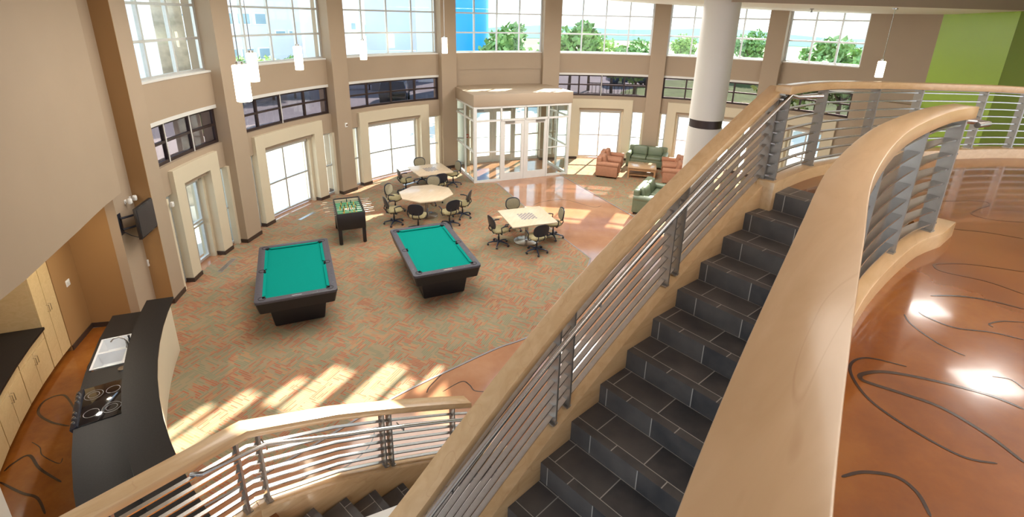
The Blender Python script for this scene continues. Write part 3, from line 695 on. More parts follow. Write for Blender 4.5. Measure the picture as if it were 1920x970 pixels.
for k in range(16):
    s=(NOS[k+1]-NOS[k]).normalized() if k==0 else (NOS[k+1]-NOS[k-1]).normalized()
    dn=Vector((-s.y,s.x))   # towards the guard (right looking up)
    if dn.x<0: dn=-dn
    wd_=right_end(NOS[k],dn) if k else 1.12
    back=NOS[k-1] if k>0 else NOS[0]-s*.32
    step(NOS[k],back,dn,wd_,ZU-RISE*k-(.0 if k else -.002),ST,off=.23+.12*(k%2))
zs=[ZU-RISE*k for k in range(17)]
sp=[(p.x,p.y) for p in NOS]
tmp=NOS[1]-NOS[0]; SIDE=1 if Vector((-tmp.y,tmp.x)).dot(Vector((-1,1)))>0 else -1   # lobby side offset sign
MB().sweep(sp,zs,.155,-.42,.115,off=SIDE*.078).build('stringer',M['maple'],ST,bevel=.006)
mb=MB(); mb.sweep(sp,zs,1.3,-.62,-.34,off=-SIDE*.65); mb.build('soffit',M['white'],ST)

def plates(mb,p,dirn,z0,z1,depth=.10,th=.018):
    d=Vector(dirn).normalized(); n=Vector((-d.y,d.x))
    M3=Matrix(((d.x,n.x,0),(d.y,n.y,0),(0,0,1)))
    return mb.box((p[0],p[1],(z0+z1)/2),(th,depth,z1-z0),M=M3)
def interp(path,zs,u):
    i=min(int(u),len(path)-2); f=u-i
    return Vector((path[i][0]*(1-f)+path[i+1][0]*f,path[i][1]*(1-f)+path[i+1][1]*f)), zs[i]*(1-f)+zs[i+1]*f, (Vector(path[i+1])-Vector(path[i])).normalized()
def offset(path,o):
    out=[]
    for i in range(len(path)):
        d=(Vector(path[min(i+1,len(path)-1)])-Vector(path[max(i-1,0)])).normalized(); n=Vector((-d.y,d.x))
        q=Vector(path[i])+n*o; out.append((q.x,q.y))
    return out
def railing(label,path,zb,zc,posts,capw=.15,capt=.075,nbar=8,group='stair and landing railings',barw=.042,barr=None,cap_in=None,bars=None,pl=.018):
    """path in plan, zb base heights (top of curb), zc cap top heights, posts = list of path parameters"""
    o=thing('railing',label,'railing',(path[0][0],path[0][1],zb[0]),group=group,world=True)
    c=MB().sweep(path,zc,capw,-capt,0).build('cap_rail',M['maple'],o,bevel=.005,seg=2)
    MB().sweep(path,zc,.06,-capt-.012,-capt+.004).build('top_plate',M['gunmetal'],o)
    h=[zc[i]-capt-zb[i] for i in range(len(path))]
    for k in range(nbar):
        f=(k+.55)/nbar
        MB().sweep(path,[zb[i]+h[i]*f for i in range(len(path))],barw,-.006,.006).build('bar',M['steel'],o)
    for u in posts:
        q,z0,d=interp(path,zb,u); _,z1,_=interp(path,zc,u)
        plates(MB(),q,d,z0,z1-capt,th=pl).build('post',M['gunmetal'],o)
        plates(MB(),q,d,z0,z0+.012,depth=.10,th=.06).build('foot_plate',M['gunmetal'],o)
    return o
def handrail(o,path,zs_,off,br,r=.02,ends=True):
    pts=offset(path,off); L=[Vector((p[0],p[1],z)) for p,z in zip(pts,zs_)]
    MB().tube(L,r,10).build('handrail',M['steel'],o)
    for u in br:
        i=int(u); q=L[i].lerp(L[i+1],u-i); w0=Vector((*interp(path,zs_,u)[0],q.z-.06))
        MB().tube([q-Vector((0,0,.015)),q-Vector((0,0,.06)),w0],.007,6).build('bracket',M['steel'],o)
# upper flight railing (lobby side)
cpath=offset(sp,SIDE*.078)
dzc=[1.03,1.04,1.045,1.05,1.055,1.065,1.07,1.075,1.07,1.05,1.03,.995,.96,.95,.94,.94,.94]
r1=railing('long sloping maple and steel railing on the lobby side of the upper stair flight',cpath,[z+.115 for z in zs],[z+d for z,d in zip(zs,dzc)],[.12,3.95,4.35,8.0,8.45,12.0,12.4])
hp=[(NOS[0].x+.42,NOS[0].y+.20)]+[(NOS[0].x+.12,NOS[0].y+.09)]+sp[:16]
handrail(r1,hp,[ZU+.93,ZU+.93]+[z+.955 for z in zs[:16]],-SIDE*.06,[5.6,9.5,13.6])
# upper landing railing
UP=[(2.49,4.79),(2.95,5.20),(3.43,5.54),(4.24,5.96),(4.91,6.22),(5.97,6.45),(6.5,6.5),(7.6,6.5),(9.2,6.3)]
UZ=[5.30,5.29,5.275,5.235,5.205,5.17,5.15,5.14,5.13]
UPs=[(p.x,p.y) for p in smooth_path([Vector((x,y,0)) for x,y in UP],3)]
UZs=[p.z for p in smooth_path([Vector((0,i,z)) for i,z in enumerate(UZ)],3)]
cb0=ZU+.12
r2=railing('level curved railing along the edge of the upper floor',UPs,[cb0]*len(UPs),UZs,[.6,5.0,8.6,11.8,14.6,17.6,20.6],capw=.14,pl=.02)
# upper floor slab
gpath=list(CAPC)
slab=[Vector(p) for p in UP]+[Vector((10.5,5.5)),Vector((11.5,2)),Vector((10,-4)),Vector((gpath[-1][0]-.2,-4))]+[Vector(p) for p in gpath[::-1]]
s0=(NOS[1]-NOS[0]).normalized(); dn0=Vector((-s0.y,s0.x)); dn0=dn0 if dn0.x>0 else -dn0
b0=NOS[0]-s0*.3
slab+= [b0+dn0*1.15, b0]
mb=MB(); mb.prism(slab,ZU-.32,ZU)
UF=mb.build('floor',M['orange'],smooth=False); tag(UF,'glossy dark orange stained concrete floor of the upper level','floor',kind='structure')
MB().sweep(UPs,[ZU]*len(UPs),.17,-.33,.12).build('curb',M['maple'],UF,bevel=.006)
for pix,w_ in (([(1920,868),(1850,815),(1765,765),(1690,738),(1640,722),(1615,712),(1617,702),(1660,698),(1740,712),(1850,740),(1920,768)],.035),
               ([(1870,870),(1800,855),(1700,800),(1630,750),(1597,705),(1598,680),(1630,672),(1700,688)],.022),
               ([(1920,552),(1850,528),(1770,510),(1752,500),(1760,495),(1820,496),(1920,510)],.022),
               ([(1920,580),(1860,565),(1800,556),(1745,555)],.03),([(1920,638),(1860,624),(1790,615),(1740,596),(1722,585)],.02),
               ([(1578,895),(1620,886),(1680,895),(1720,925),(1745,970)],.025),([(1920,448),(1850,436),(1780,428),(1755,418)],.022),
               ([(1920,417),(1860,412),(1822,402),(1835,392),(1855,385),(1845,378),(1790,377),(1750,378)],.018),([(1810,668),(1760,645),(1710,610),(1695,590)],.016),([(1920,605),(1880,603),(1855,608),(1862,614)],.016),
               ([(1920,730),(1895,712),(1860,706)],.012)):
    swirl(pix,ZU,w_,UF,.0015)
# guard rail next to the viewer
zc=[ZU+1.07]*len(gpath)
curbp=[(gpath[0][0]+.27,gpath[0][1]+.22)]+gpath
MB().sweep(curbp,[ZU]*len(curbp),.19,-.33,.12).build('curb',M['maple'],UF,bevel=.006)
r3=railing('wide curved maple railing on the upper floor side of the stairs',gpath,[cb0]*len(gpath),zc,[.7,5.5,11,17,23,29],capw=.15,capt=.085,barw=.07,pl=.02)
hp=[(gpath[0][0]+.02,gpath[0][1]+.36),(gpath[0][0]+.04,gpath[0][1]+.2)]
e0=Vector((gpath[0][0],gpath[0][1],ZU+.93)); 
MB().tube([e0+Vector((-.35,-.16,-.02)),e0+Vector((-.1,.12,0)),e0+Vector((.12,.16,0)),e0+Vector((.22,.12,.0)),e0+Vector((.24,.05,0)),e0+Vector((.1,-.02,0))],.021,10).build('handrail',M['steel'],r3)
# stair wall under the guard
mb=MB(); mb.sweep(gpath,[0]*len(gpath),.10,.0,ZU-.30)
tag(mb.build('wall_right',M['white']),'white wall under the upper floor beside the stairs','wall',kind='structure')

# mid landing and lower flight
ZL=1.53
BEND=Vector((-2.10,3.45))
land=[BEND,Vector((-2.93,2.58)),Vector((-3.5,1.75)),Vector((-3.2,.4)),Vector((-1.6,-.2)),Vector((-.3,.5)),NOS[16]+Vector((.2,-.2)),NOS[15]+Vector((-.35,.45)),Vector((-.95,2.55))]
LD=MB().prism(land,ZL-.25,ZL).build('floor',M['orange'],smooth=False); tag(LD,'stained concrete mid landing between the two stair flights','landing',kind='structure')
LN=[Vector(p) for p in ((-1.98,3.40),(-1.84,3.64),(-1.62,3.90),(-1.40,4.14),(-1.16,4.38),(-.92,4.61),(-.67,4.84),(-.42,5.06),(-.17,5.28),(.08,5.50))]
S2=thing('staircase','lower stair flight of black slate tile steps going down to the lobby','staircase',(*LN[4],0),world=True)
for k in range(1,9):
    s=(LN[k+1]-LN[k-1]).normalized(); dn=Vector((s.y,-s.x))
    step(LN[k],LN[k-1],dn,1.25,ZL-RISE*k,S2,off=.1+.2*(k%2))
zl=[ZL-RISE*k for k in range(10)]; lp=[(p.x,p.y) for p in LN]
sp2=[(-2.235,3.43)]+[(p.x,p.y) for p in [q+Vector((-.075,.085)) for q in LN[2:10]]]; sz2=[ZL+.12]+[max(z+.20,.2) for z in zl[2:10]]
MB().sweep(sp2,sz2,.19,[-.45]+[-min(.5,z-.01) for z in sz2[1:]],0).build('stringer',M['maple'],S2,bevel=.006)
mb=MB(); mb.sweep(lp,zl,1.2,[-(z)+.0 for z in zl],[-.14]*10,off=-.62); mb.build('base',M['white'],S2)
tagp=[( -3.60,1.78),(-3.02,2.52),(-2.235,3.43)]
LR=tagp+[(p.x,p.y) for p in [q+Vector((-.075,.085)) for q in LN[2:8]]]
lzb=[ZL+.12]*3+[z+.20 for z in zl[2:8]]
lzc=[ZL+1.0]*2+[ZL+1.0]+[z+1.02 for z in zl[2:8]]
r4=railing('bent maple and steel railing around the mid landing and down the lower flight',LR,lzb,lzc,[.55,.68,1.10,1.22,1.93,2.12,4.55,4.8,7.3],capw=.17,capt=.075,barw=.04)
MB().sweep(LR[:3],[ZL]*3,.17,-.26,.12).build('curb',M['maple'],LD,bevel=.006)
hl=[BEND+Vector((-.42,-.33)),BEND+Vector((-.30,-.36)),BEND+Vector((-.1,-.2)),BEND+Vector((.06,-.06))]+[q+Vector((.06,-.06)) for q in LN[2:9]]
hz=[ZL+.80,ZL+.84,ZL+.85,ZL+.85]+[z+.86 for z in zl[2:9]]
Lh=[Vector((p.x,p.y,z)) for p,z in zip(hl,hz)]
MB().tube(Lh,.02,10).build('handrail',M['steel'],r4)
for i in (3,6,9):
    q=Lh[i]; MB().tube([q-Vector((0,0,.015)),q-Vector((0,0,.06)),q+Vector((-.1,.11,-.06))],.007,6).build('bracket',M['steel'],r4)
# inner guard of the lower flight: wall, wood cap coloured white to look sunlit
IN=[q+Vector((LN[5]-LN[4]).normalized().yx)*1.33*0 for q in LN]
dl=(LN[6]-LN[2]).normalized(); nl=Vector((dl.y,-dl.x))
ip=[(q+nl*1.21) for q in LN]; ipath=[(p.x,p.y) for p in ip]
G2=thing('guard_wall','white guard wall with a cap coloured as if sunlit on the inner side of the lower flight','guard wall',(ipath[0][0],ipath[0][1],0),world=True)
MB().sweep(ipath,zl,.14,[-z for z in zl],.86).build('wall_panel',M['white'],G2)
MB().sweep(ipath,zl,.26,.86,.92,off=-.05).build('cap_rail',M['white'],G2,bevel=.008)

# ------------------------------------------------------------------ round columns
t=thing('column','round white column with a dark reveal band in the lounge','column',(4.74,12.5,0),kind='structure')
MB().lathe([(.405,0),(.405,3.38)],(0,0,0),48).build('shaft',M['colwhite'],t)
MB().lathe([(.385,3.38),(.385,3.58)],(0,0,0),48).build('reveal_band',M['bronze'],t)
MB().lathe([(.405,3.58),(.405,6.9)],(0,0,0),48).build('shaft',M['colwhite'],t)
t=thing('column','round white column at the bottom left corner in front of the kitchen','column',(-4.12,2.62,0),kind='structure')
MB().lathe([(.405,0),(.405,3.38)],(0,0,0),48).build('shaft',M['colwhite'],t)
MB().lathe([(.385,3.38),(.385,3.58)],(0,0,0),48).build('reveal_band',M['bronze'],t)
MB().lathe([(.405,3.58),(.405,6.9)],(0,0,0),48).build('shaft',M['colwhite'],t)

# ------------------------------------------------------------------ ceilings
ZC=6.72
# ceiling slots added to shape the sun patches below, measured along (u) and across (v)
E1=Vector((.9079,-.4191)); E2=Vector((.4191,.9079)); uO=OX*E1.x+OY*E1.y; vO=OX*E2.x+OY*E2.y
SUN_SLOTS=[(-7.0,-6.82,2.7,4.0),(-6.72,-6.40,2.6,4.5),(-6.24,-6.0,4.3,5.1),(-5.90,-5.44,4.3,5.6),(-5.10,-4.70,4.7,6.1),(-4.58,-4.38,4.7,5.9),(-4.28,-4.12,5.6,6.4),(-3.95,-3.2,5.2,6.7),(-3.7,-2.4,-1.7,.9)]
us=sorted(set([-14.3+.65*k for k in range(39)]+[x for q in SUN_SLOTS for x in q[:2]]))
cl=MB()
def cstrip(a,b,v0,v1):
    if v1-v0<.01: return
    cl.prism([E1*a+E2*v0,E1*b+E2*v0,E1*b+E2*v1,E1*a+E2*v1],ZC,ZC+.08)
for a,b in zip(us[:-1],us[1:]):
    m_=(a+b)/2-uO; lim=(12.55**2-m_*m_)
    if lim<=0: continue
    v0,v1=min(vO-lim**.5,-3),vO+lim**.5
    hole=[q for q in SUN_SLOTS if q[0]-1e-6<=a and b<=q[1]+1e-6]
    if hole:
        q=v0
        for h_ in sorted(hole,key=lambda h:h[2]): cstrip(a,b,q,h_[2]+10.19); q=h_[3]+10.19
        cstrip(a,b,q,v1)
    else: cstrip(a,b,v0,v1)
tag(cl.build('ceiling',M['ceiling'],smooth=False),'white main ceiling of the lobby with slots cut to shape the sun patches','ceiling',kind='structure')
# lower soffit at the right
def zsof(az): 
    pts=[(-8,6.62),(2,6.56),(13,6.45),(37,6.26),(53,6.18),(64,6.17),(74,6.27),(90,6.3)]
    for (a,za),(b,zb_) in zip(pts[:-1],pts[1:]):
        if a<=az<=b: return za+(zb_-za)*(az-a)/(b-a)
    return 6.3
sf=MB(); rows=[]
BL=[(4.55,11.4),(8.55,12.27),(12.6,13.1)]
for i in range(27):
    az=-8+i*82/26; f=i/26
    q=P(10.6,az); 
    fx=4.55+ (12.6-4.55)*f; fy=11.4+1.7*f
    zi=6.25+.3*max(0,(1-f*3)); zo=zsof(az)
    rows.append(sf.add([(fx,fy,zi),(q.x,q.y,zo),(q.x,q.y,ZC),(fx,fy,ZC)]))
for i in range(26):
    a,b=rows[i],rows[i+1]
    for k in range(4):
        l=(k+1)%4; sf.face([a+k,a+l,b+l,b+k])
sf.face([rows[0]+k for k in range(4)]); sf.face([rows[-1]+k for k in range(4)])
tag(sf.build('ceiling',M['ceiling']),'white lowered soffit over the window bays at the right','ceiling',kind='structure')
tag(MB().sweep([(4.5,11.36),(8.55,12.22),(12.65,13.08)],[0]*3,.05,6.24,ZC).build('trim_8',M['tan']),'tan bulkhead edge across the ceiling at the upper right','bulkhead',kind='structure')

# ------------------------------------------------------------------ pendants and ceiling fixtures
def pendant(x,y,zb_,zt,r,label,zc_=ZC):
    t=thing('pendant_lamp',label,'pendant lamp',(x,y,zb_),group='glowing cylinder pendants')
    MB().lathe([(r*.92,0),(r,.01),(r,zt-zb_-.01),(r*.92,zt-zb_)],(0,0,0),20).build('shade',M['lamp'],t)
    MB().lathe([(r*.5,zt-zb_),(r*.5,zt-zb_+.05)],(0,0,0),14).build('socket_cap',M['steel'],t)
    MB().tube([(0,0,zt-zb_+.05),(0,0,zc_-zb_-.03)],.008,6).build('rod',M['steel'],t)
    MB().lathe([(.06,zc_-zb_-.03),(.06,zc_-zb_)],(0,0,0),16).build('canopy',M['steel'],t)
PD=[((459,190),(459,117),.105,'largest glowing cylinder pendant at the left, nearest to the viewer'),((478,153),(478,102),.09,'second glowing pendant just behind the largest one'),((562,131),(561,92),.09,'glowing pendant before the upper window left of centre'),((682,112),(682,80),.095,'glowing pendant before the upper window above the foosball table'),((834,100),(834,72),.095,'glowing pendant in front of the column at the vestibule left')]
for (bx,by),_,r,lb in PD:
    p=at_z(bx,by,4.6); pendant(p.x,p.y,4.6,5.12,r,lb)
p=at_z(1647,145,4.6); 
pendant(p.x,p.y,4.6,4.99,.085,'single glowing pendant at the right above the upper landing rail',6.24)
p=at_z(1523,14,6.27); t=thing('sprinkler','small dark sprinkler head under the soffit at the right','sprinkler',(p.x,p.y,6.14)); MB().lathe([(.05,.1),(.05,.08),(.02,.07),(.02,.02),(.04,0)][::-1],(0,0,0),14).build('head',M['gunmetal'],t)
MB().lathe([(.07,.1),(.07,.105)],(0,0,0),14).build('escutcheon',M['white'],t)
def lightpanel(x,y,z,sx,sy,label,power):
    t=thing('ceiling_light',label,'ceiling light',(x,y,z-.02),group='lit ceiling panels')
    MB().box2((-sx/2-.03,-sy/2-.03,0),(sx/2+.03,sy/2+.03,.02)).build('housing',M['white'],t)
    MB().box2((-sx/2,-sy/2,-.004),(sx/2,sy/2,-.001)).build('diffuser',M['panel'],t)
lightpanel(6.25,6.75,ZC,.55,.42,'square lit panel over the upper floor, the farther one',1)
lightpanel(5.75,5.1,ZC,.62,.46,'square lit panel over the upper floor, the nearer one',1)
lightpanel(3.0,1.0,ZC,1.2,.6,'long lit panel over the upper floor near the stair guard',1)
lightpanel(-6.56,6.34,2.715,.2,.2,'small lit panel in the kitchen alcove ceiling',1)

# ------------------------------------------------------------------ pool tables
def rrect(w,h,r,n=5):
    out=[]
    for cx,cy,a0 in ((w/2-r,h/2-r,0),(-w/2+r,h/2-r,90),(-w/2+r,-h/2+r,180),(w/2-r,-h/2+r,270)):
        for k in range(n+1): a=rad(a0+90*k/n); out.append((cx+r*cos(a),cy+r*sin(a)))
    return out
def ringmesh(o,i,z0,z1):
    mb=MB(); n=len(o)
    a=mb.add([(*p,z0) for p in o]);b=mb.add([(*p,z1) for p in o]);c=mb.add([(*p,z1) for p in i]);d=mb.add([(*p,z0) for p in i])
    for k in range(n):
        l=(k+1)%n; mb.face([a+k,a+l,b+l,b+k]); mb.face([b+k,b+l,c+l,c+k]); mb.face([c+k,c+l,d+l,d+k]); mb.face([d+k,d+l,a+l,a+k])
    return mb
def pool_table(loc,rz,label):
    t=thing('pool_table',label,'pool table',loc,rz,group='teal felt pool tables')
    W,L=1.47,2.60
    rf=ringmesh(rrect(W,L,.07),rrect(W-.27,L-.27,.01),.735,.79).build('rail_frame',M['rail'],t,bevel=.006)
    mb=MB().box2((-W/2+.1,-L/2+.1,.715),(W/2-.1,L/2-.1,.752)); mb.build('playing_surface',M['felt'],t)
    iw,il=W/2-.135,L/2-.135
    def cush(p0,p1,n):
        mb=MB(); p0=Vector(p0);p1=Vector(p1);n=Vector(n); d=(p1-p0).normalized()
        a=mb.add([(*p0,.785),(*p1,.785),(*(p1+n*.055-d*.05),.778),(*(p0+n*.055+d*.05),.778),(*p0,.75),(*p1,.75),(*(p1+n*.04-d*.05),.752),(*(p0+n*.04+d*.05),.752)])
        for q in ((0,1,2,3),(3,2,6,7),(0,4,5,1),(1,5,6,2),(0,3,7,4),(4,7,6,5)): mb.face([a+k for k in q])
        mb.build('cushion',M['felt'],t)
    g=.075
    cush((-iw,-il+g),(-iw,-g),(1,0)); cush((-iw,g),(-iw,il-g),(1,0)); cush((iw,-g),(iw,-il+g),(-1,0)); cush((iw,il-g),(iw,g),(-1,0))
    cush((-iw+g,il),(iw-g,il),(0,-1)); cush((iw-g,-il),(-iw+g,-il),(0,1))
    for x,y in ((-iw,-il),(iw,-il),(-iw,il),(iw,il),(-iw-.03,0),(iw+.03,0)):
        MB().lathe([(.066,.70),(.070,.794),(.058,.795),(.05,.756),(.048,.70)],(x,y,0),20).build('pocket',M['pocket'],t)
    sg=MB()
    for k in range(1,8):
        if k!=4:
            for x in (-W/2+.06,W/2-.06): sg.lathe([(.008,.79),(.008,.7915)],(x,-L/2+L*k/8,0),8)
    for k in (1,2,3):
        for y in (-L/2+.06,L/2-.06): sg.lathe([(.008,.79),(.008,.7915)],(-W/2+W*k/4,y,0),8)
    sg.build('sights',M['steel'],rf)
    MB().box2((-.09,-L/2+.045,.7905),(.09,-L/2+.075,.792)).build('name_plate',M['steel'],rf)
    ap=MB(); o=rrect(W-.02,L-.02,.06); i=rrect(W-.12,L-.12,.05); n=len(o)
    a=ap.add([(*p,.735) for p in o]); b=ap.add([(*p,.51) for p in i]); 
    for k in range(n): ap.face([a+k,a+(k+1)%n,b+(k+1)%n,b+k])
    ap.face([a+k for k in range(n)]); ap.face([b+k for k in range(n)][::-1])
    ap.build('apron',M['black'],t)
    for y in (-.72,.72):
        mb=MB(); x0,x1=.53,.46
        v=mb.add([(-x0,y-.28,.51),(x0,y-.28,.51),(x0,y+.28,.51),(-x0,y+.28,.51),(-x1,y-.22,0.006),(x1,y-.22,0.006),(x1,y+.22,0.006),(-x1,y+.22,0.006)])
        for q in ((0,1,2,3),(7,6,5,4),(0,4,5,1),(1,5,6,2),(2,6,7,3),(3,7,4,0)): mb.face([v+k for k in q])
        mb.build('pedestal',M['black'],t,bevel=.03)
    MB().box2((-.12,-.5,.2),(.12,.5,.5)).build('stretcher',M['black'],t)
pool_table((-4.5245,9.6144,0),.4097,'left pool table with teal felt and charcoal rails, nearest to the kitchen bar')
pool_table((-1.8176,10.7571,0),.4182,'right pool table with teal felt, standing between the foosball table and the stairs')

# ------------------------------------------------------------------ foosball
t=thing('foosball_table','black foosball table with green field and steel rods, left of the octagonal table','foosball table',(-4.46,13.03,0),.404)
W,L=.72,1.30
ringmesh(rrect(W,L,.02,2),rrect(W-.07,L-.07,.01,2),.44,.90).build('cabinet',M['black'],t,bevel=.004)
MB().box2((-W/2+.03,-L/2+.03,.76),(W/2-.03,L/2-.03,.785)).build('playing_field',M['field'],t)
fm=MB(); fm.box2((-W/2+.04,-.008,.785),(W/2-.04,.008,.787)); fm.lathe([(.12,.785),(.12,.7865)],(0,0,0),24); fm.build('field_marking',M['white'],t)
for y in (-L/2+.05,L/2-.05): MB().box2((-W/2+.035,y-.012,.785),(W/2-.035,y+.012,.87)).build('goal_end',M['woodtop'],t)
for x in (-W/2+.055,W/2-.055):
    for y in (-L/2+.06,L/2-.06):
        l=MB().box2((x-.045,y-.045,.03),(x+.045,y+.045,.46)).build('leg',M['black'],t,bevel=.005)
        MB().lathe([(.03,0.006),(.03,.012),(.012,.016),(.012,.035)],(x,y,0),12).build('leveler',M['steel'],l)
plan=[(1,3),(1,2),(0,3),(1,5),(0,5),(1,3),(0,2),(0,1)]
for k,(tm,n) in enumerate(plan):
    y=-L/2+.12+k*(L-.24)/7; sx=1 if tm else -1; sh=random.uniform(-.06,.06)
    r=MB().tube([(-.62+sh,y,.845),(.62+sh,y,.845)],.008,8).build('rod',M['chrome'],t)
    MB().tube([(sx*.52+sh,y,.845),(sx*.64+sh,y,.845)],.017,10).build('grip',M['grip'],r)
    for j in range(n):
        x=(j-(n-1)/2)*(.5/max(n,2))+sh*.5
        MB().box2((x-.013,y-.011,.80),(x+.013,y+.011,.875)).lathe([(.008,.875),(.015,.885),(.008,.9)],(x,y,0),8).build('player',M['player1' if tm else 'player2'],r)

# ------------------------------------------------------------------ game tables and chairs
def table(loc,rz,shape,size,label,board):
    t=thing('game_table',label,'table',loc,rz,group='pale wood game tables')
    if shape=='sq': poly=rrect(size,size,.03,3)
    else: poly=[(size*cos(rad(22.5+45*k)),size*sin(rad(22.5+45*k))) for k in range(8)]
    MB().prism(poly,.705,.74).build('table_top',M['woodtop'],t,bevel=.005)
    if board:
        c=.055; mb=MB(); R45=Matrix.Rotation(rad(0),3,'Z')
        for i in range(8):
            for j in range(8):
                if (i+j)%2: mb.box(((i-3.5)*c,(j-3.5)*c,.7407),(c,c,.0012))
        mb.build('checkerboard',M['board'],t)
    MB().lathe([(.045,.04),(.045,.66)],(0,0,0),20).build('pedestal',M['steel'],t)
    MB().box2((-.28,-.04,.66),(.28,.04,.705)).box2((-.04,-.28,.66),(.04,.28,.705)).build('spider',M['gunmetal'],t)
    MB().lathe([(.34,.006),(.34,.018),(.30,.03),(.06,.055),(.05,.08)],(0,0,0),32).build('base_disc',M['steel'],t)
    return t
def make_chair(label):
    t=thing('swivel_chair',label,'chair',(0,0,0),group='swivel chairs round the game tables')
    # faces +y
    mb=MB(); o=rrect(.46,.44,.12,6); n=len(o)
    rings=[]
    for s_,z in ((.86,.405),(.97,.42),(1,.445),(.97,.465),(.8,.475),(.4,.478)):
        rings.append(mb.add([(p[0]*s_,p[1]*s_+.02,z+ (.01*abs(p[0])/.2)) for p in o]))
    for a,b in zip(rings[:-1],rings[1:]):
        for k in range(n): mb.face([a+k,a+(k+1)%n,b+(k+1)%n,b+k])
    mb.face([rings[0]+k for k in range(n)][::-1]); mb.face([rings[-1]+k for k in range(n)])
    mb.build('seat',M['olive'],t,angle=60)
    # back: rounded shell, curved
    def shell(w,h,zc_,y0,th,n=24):
        m=MB(); fr_=[];bk=[]
        for rr in (0.02,.5,.85,1.0):
            ra=[];rb=[]
            for k in range(n):
                a=2*pi*k/n; ca,sa=cos(a),sin(a)
                x=w/2*rr*math.copysign(abs(ca)**.75,ca); z=zc_+h/2*rr*math.copysign(abs(sa)**.8,sa)
                y=y0+.28*x*x*1.4-(z-zc_)*.16
                e=th*(1-.5*rr**4); ra.append((x,y+e,z)); rb.append((x,y-e,z))
            fr_.append(m.add(ra)); bk.append(m.add(rb))
        for L_ in (fr_,bk):
            for a,b in zip(L_[:-1],L_[1:]):
                for k in range(n): m.face([a+k,a+(k+1)%n,b+(k+1)%n,b+k])
        for k in range(n): m.face([fr_[-1]+k,fr_[-1]+(k+1)%n,bk[-1]+(k+1)%n,bk[-1]+k])
        m.face([fr_[0]+k for k in range(n)]); m.face([bk[0]+k for k in range(n)])
        return m
    bk=shell(.45,.36,.70,-.235,.018).build('backrest',M['plastic'],t,angle=60)
    shell(.40,.31,.70,-.212,.012).build('back_pad',M['sage'],bk,angle=60)
    for x in (-.085,.085): MB().tube([(x,-.235,.60),(x*1.1,-.255,.5),(x*1.1,-.2,.415),(x*.9,-.05,.395)],.014,8).build('back_support',M['plastic'],t)
    MB().box2((-.13,-.14,.365),(.13,.14,.405)).build('seat_plate',M['plastic'],t,bevel=.02)
    for sx in (-1,1): MB().tube([(sx*.12,-.02,.385),(sx*.25,-.03,.40),(sx*.29,-.05,.5),(sx*.28,-.06,.60),(sx*.27,.04,.625),(sx*.26,.14,.62)],[.013,.014,.016,.016,.02,.018],8).build('armrest',M['plastic'],t)
    MB().lathe([(.026,.12),(.026,.25),(.018,.25),(.018,.37)],(0,0,0),14).build('gas_lift',M['plastic'],t)
    MB().lathe([(.045,.085),(.045,.13),(.03,.14)],(0,0,0),14).build('hub',M['navy'],t)
    for k in range(5):
        a=rad(90+72*k+18); d=Vector((cos(a),sin(a),0))
        l=MB().tube([d*.03+Vector((0,0,.115)),d*.16+Vector((0,0,.105)),d*.29+Vector((0,0,.075))],[.024,.021,.014],8).build('base_leg',M['navy'],t)
        q=d*.29+Vector((0,0,.032)); n_=Vector((-d.y,d.x,0))
        MB().tube([q-n_*.025,q+n_*.025],.026,12).build('caster',M['plastic'],l)
    return t
T1=((.42,12.87),.352,'right square game table with a dark checkerboard inlay, closest to the stairs')
T2=((-2.60,14.60),rad(20),'octagonal pale wood table between the foosball table and the far game table')
T3=((-2.87,17.12),.51,'farthest square game table, beside the glass vestibule')
table((*T1[0],0.006),T1[1],'sq',1.27,T1[2],True); table((*T2[0],0.006),T2[1],'oct',.83,T2[2],False); table((*T3[0],0.006),T3[1],'sq',1.24,T3[2],True)
CH=[]
for side,dd,ad,lb in ((90,.92,0,'swivel chair behind the right checkerboard table, farthest from the pool tables'),(0,.80,-8,'swivel chair at the right side of the right checkerboard table'),(-90,.74,6,'swivel chair at the near side of the right checkerboard table, back to the stairs'),(180,.80,8,'swivel chair at the left side of the right checkerboard table')):
    a=T1[1]+rad(side); CH.append((T1[0][0]+cos(a)*dd,T1[0][1]+sin(a)*dd,a+pi/2+rad(ad),lb))
for a,dd,lb in ((-140,1.10,'swivel chair at the left front of the octagonal table, nearest the foosball table'),(-93,1.12,'swivel chair at the front of the octagonal table with its dark back to the viewer'),(-44,1.10,'swivel chair at the right front of the octagonal table'),(-2,1.10,'swivel chair at the right end of the octagonal table'),(163,1.08,'swivel chair at the left rear of the octagonal table'),(88,1.10,'swivel chair behind the octagonal table')):
    r_=rad(a); CH.append((T2[0][0]+cos(r_)*dd,T2[0][1]+sin(r_)*dd,r_+pi/2+rad(random.uniform(-10,10)),lb))
for side,dd,lb in ((90,.95,'swivel chair behind the farthest game table, by the window'),(5,.88,'swivel chair at the right of the farthest game table, by the vestibule'),(-90,.80,'swivel chair at the near side of the farthest game table, dark back towards us'),(178,.90,'swivel chair at the left of the farthest game table')):
    a=T3[1]+rad(side); CH.append((T3[0][0]+cos(a)*dd,T3[0][1]+sin(a)*dd,a+pi/2,lb))
ch0=None
for x,y,rz,lb in CH:
    if ch0 is None:
        ch0=make_chair(lb); ch0.location=(x,y,.006); ch0.rotation_euler=(0,0,rz)
    else: dup(ch0,(x,y,.006),rz,lb)

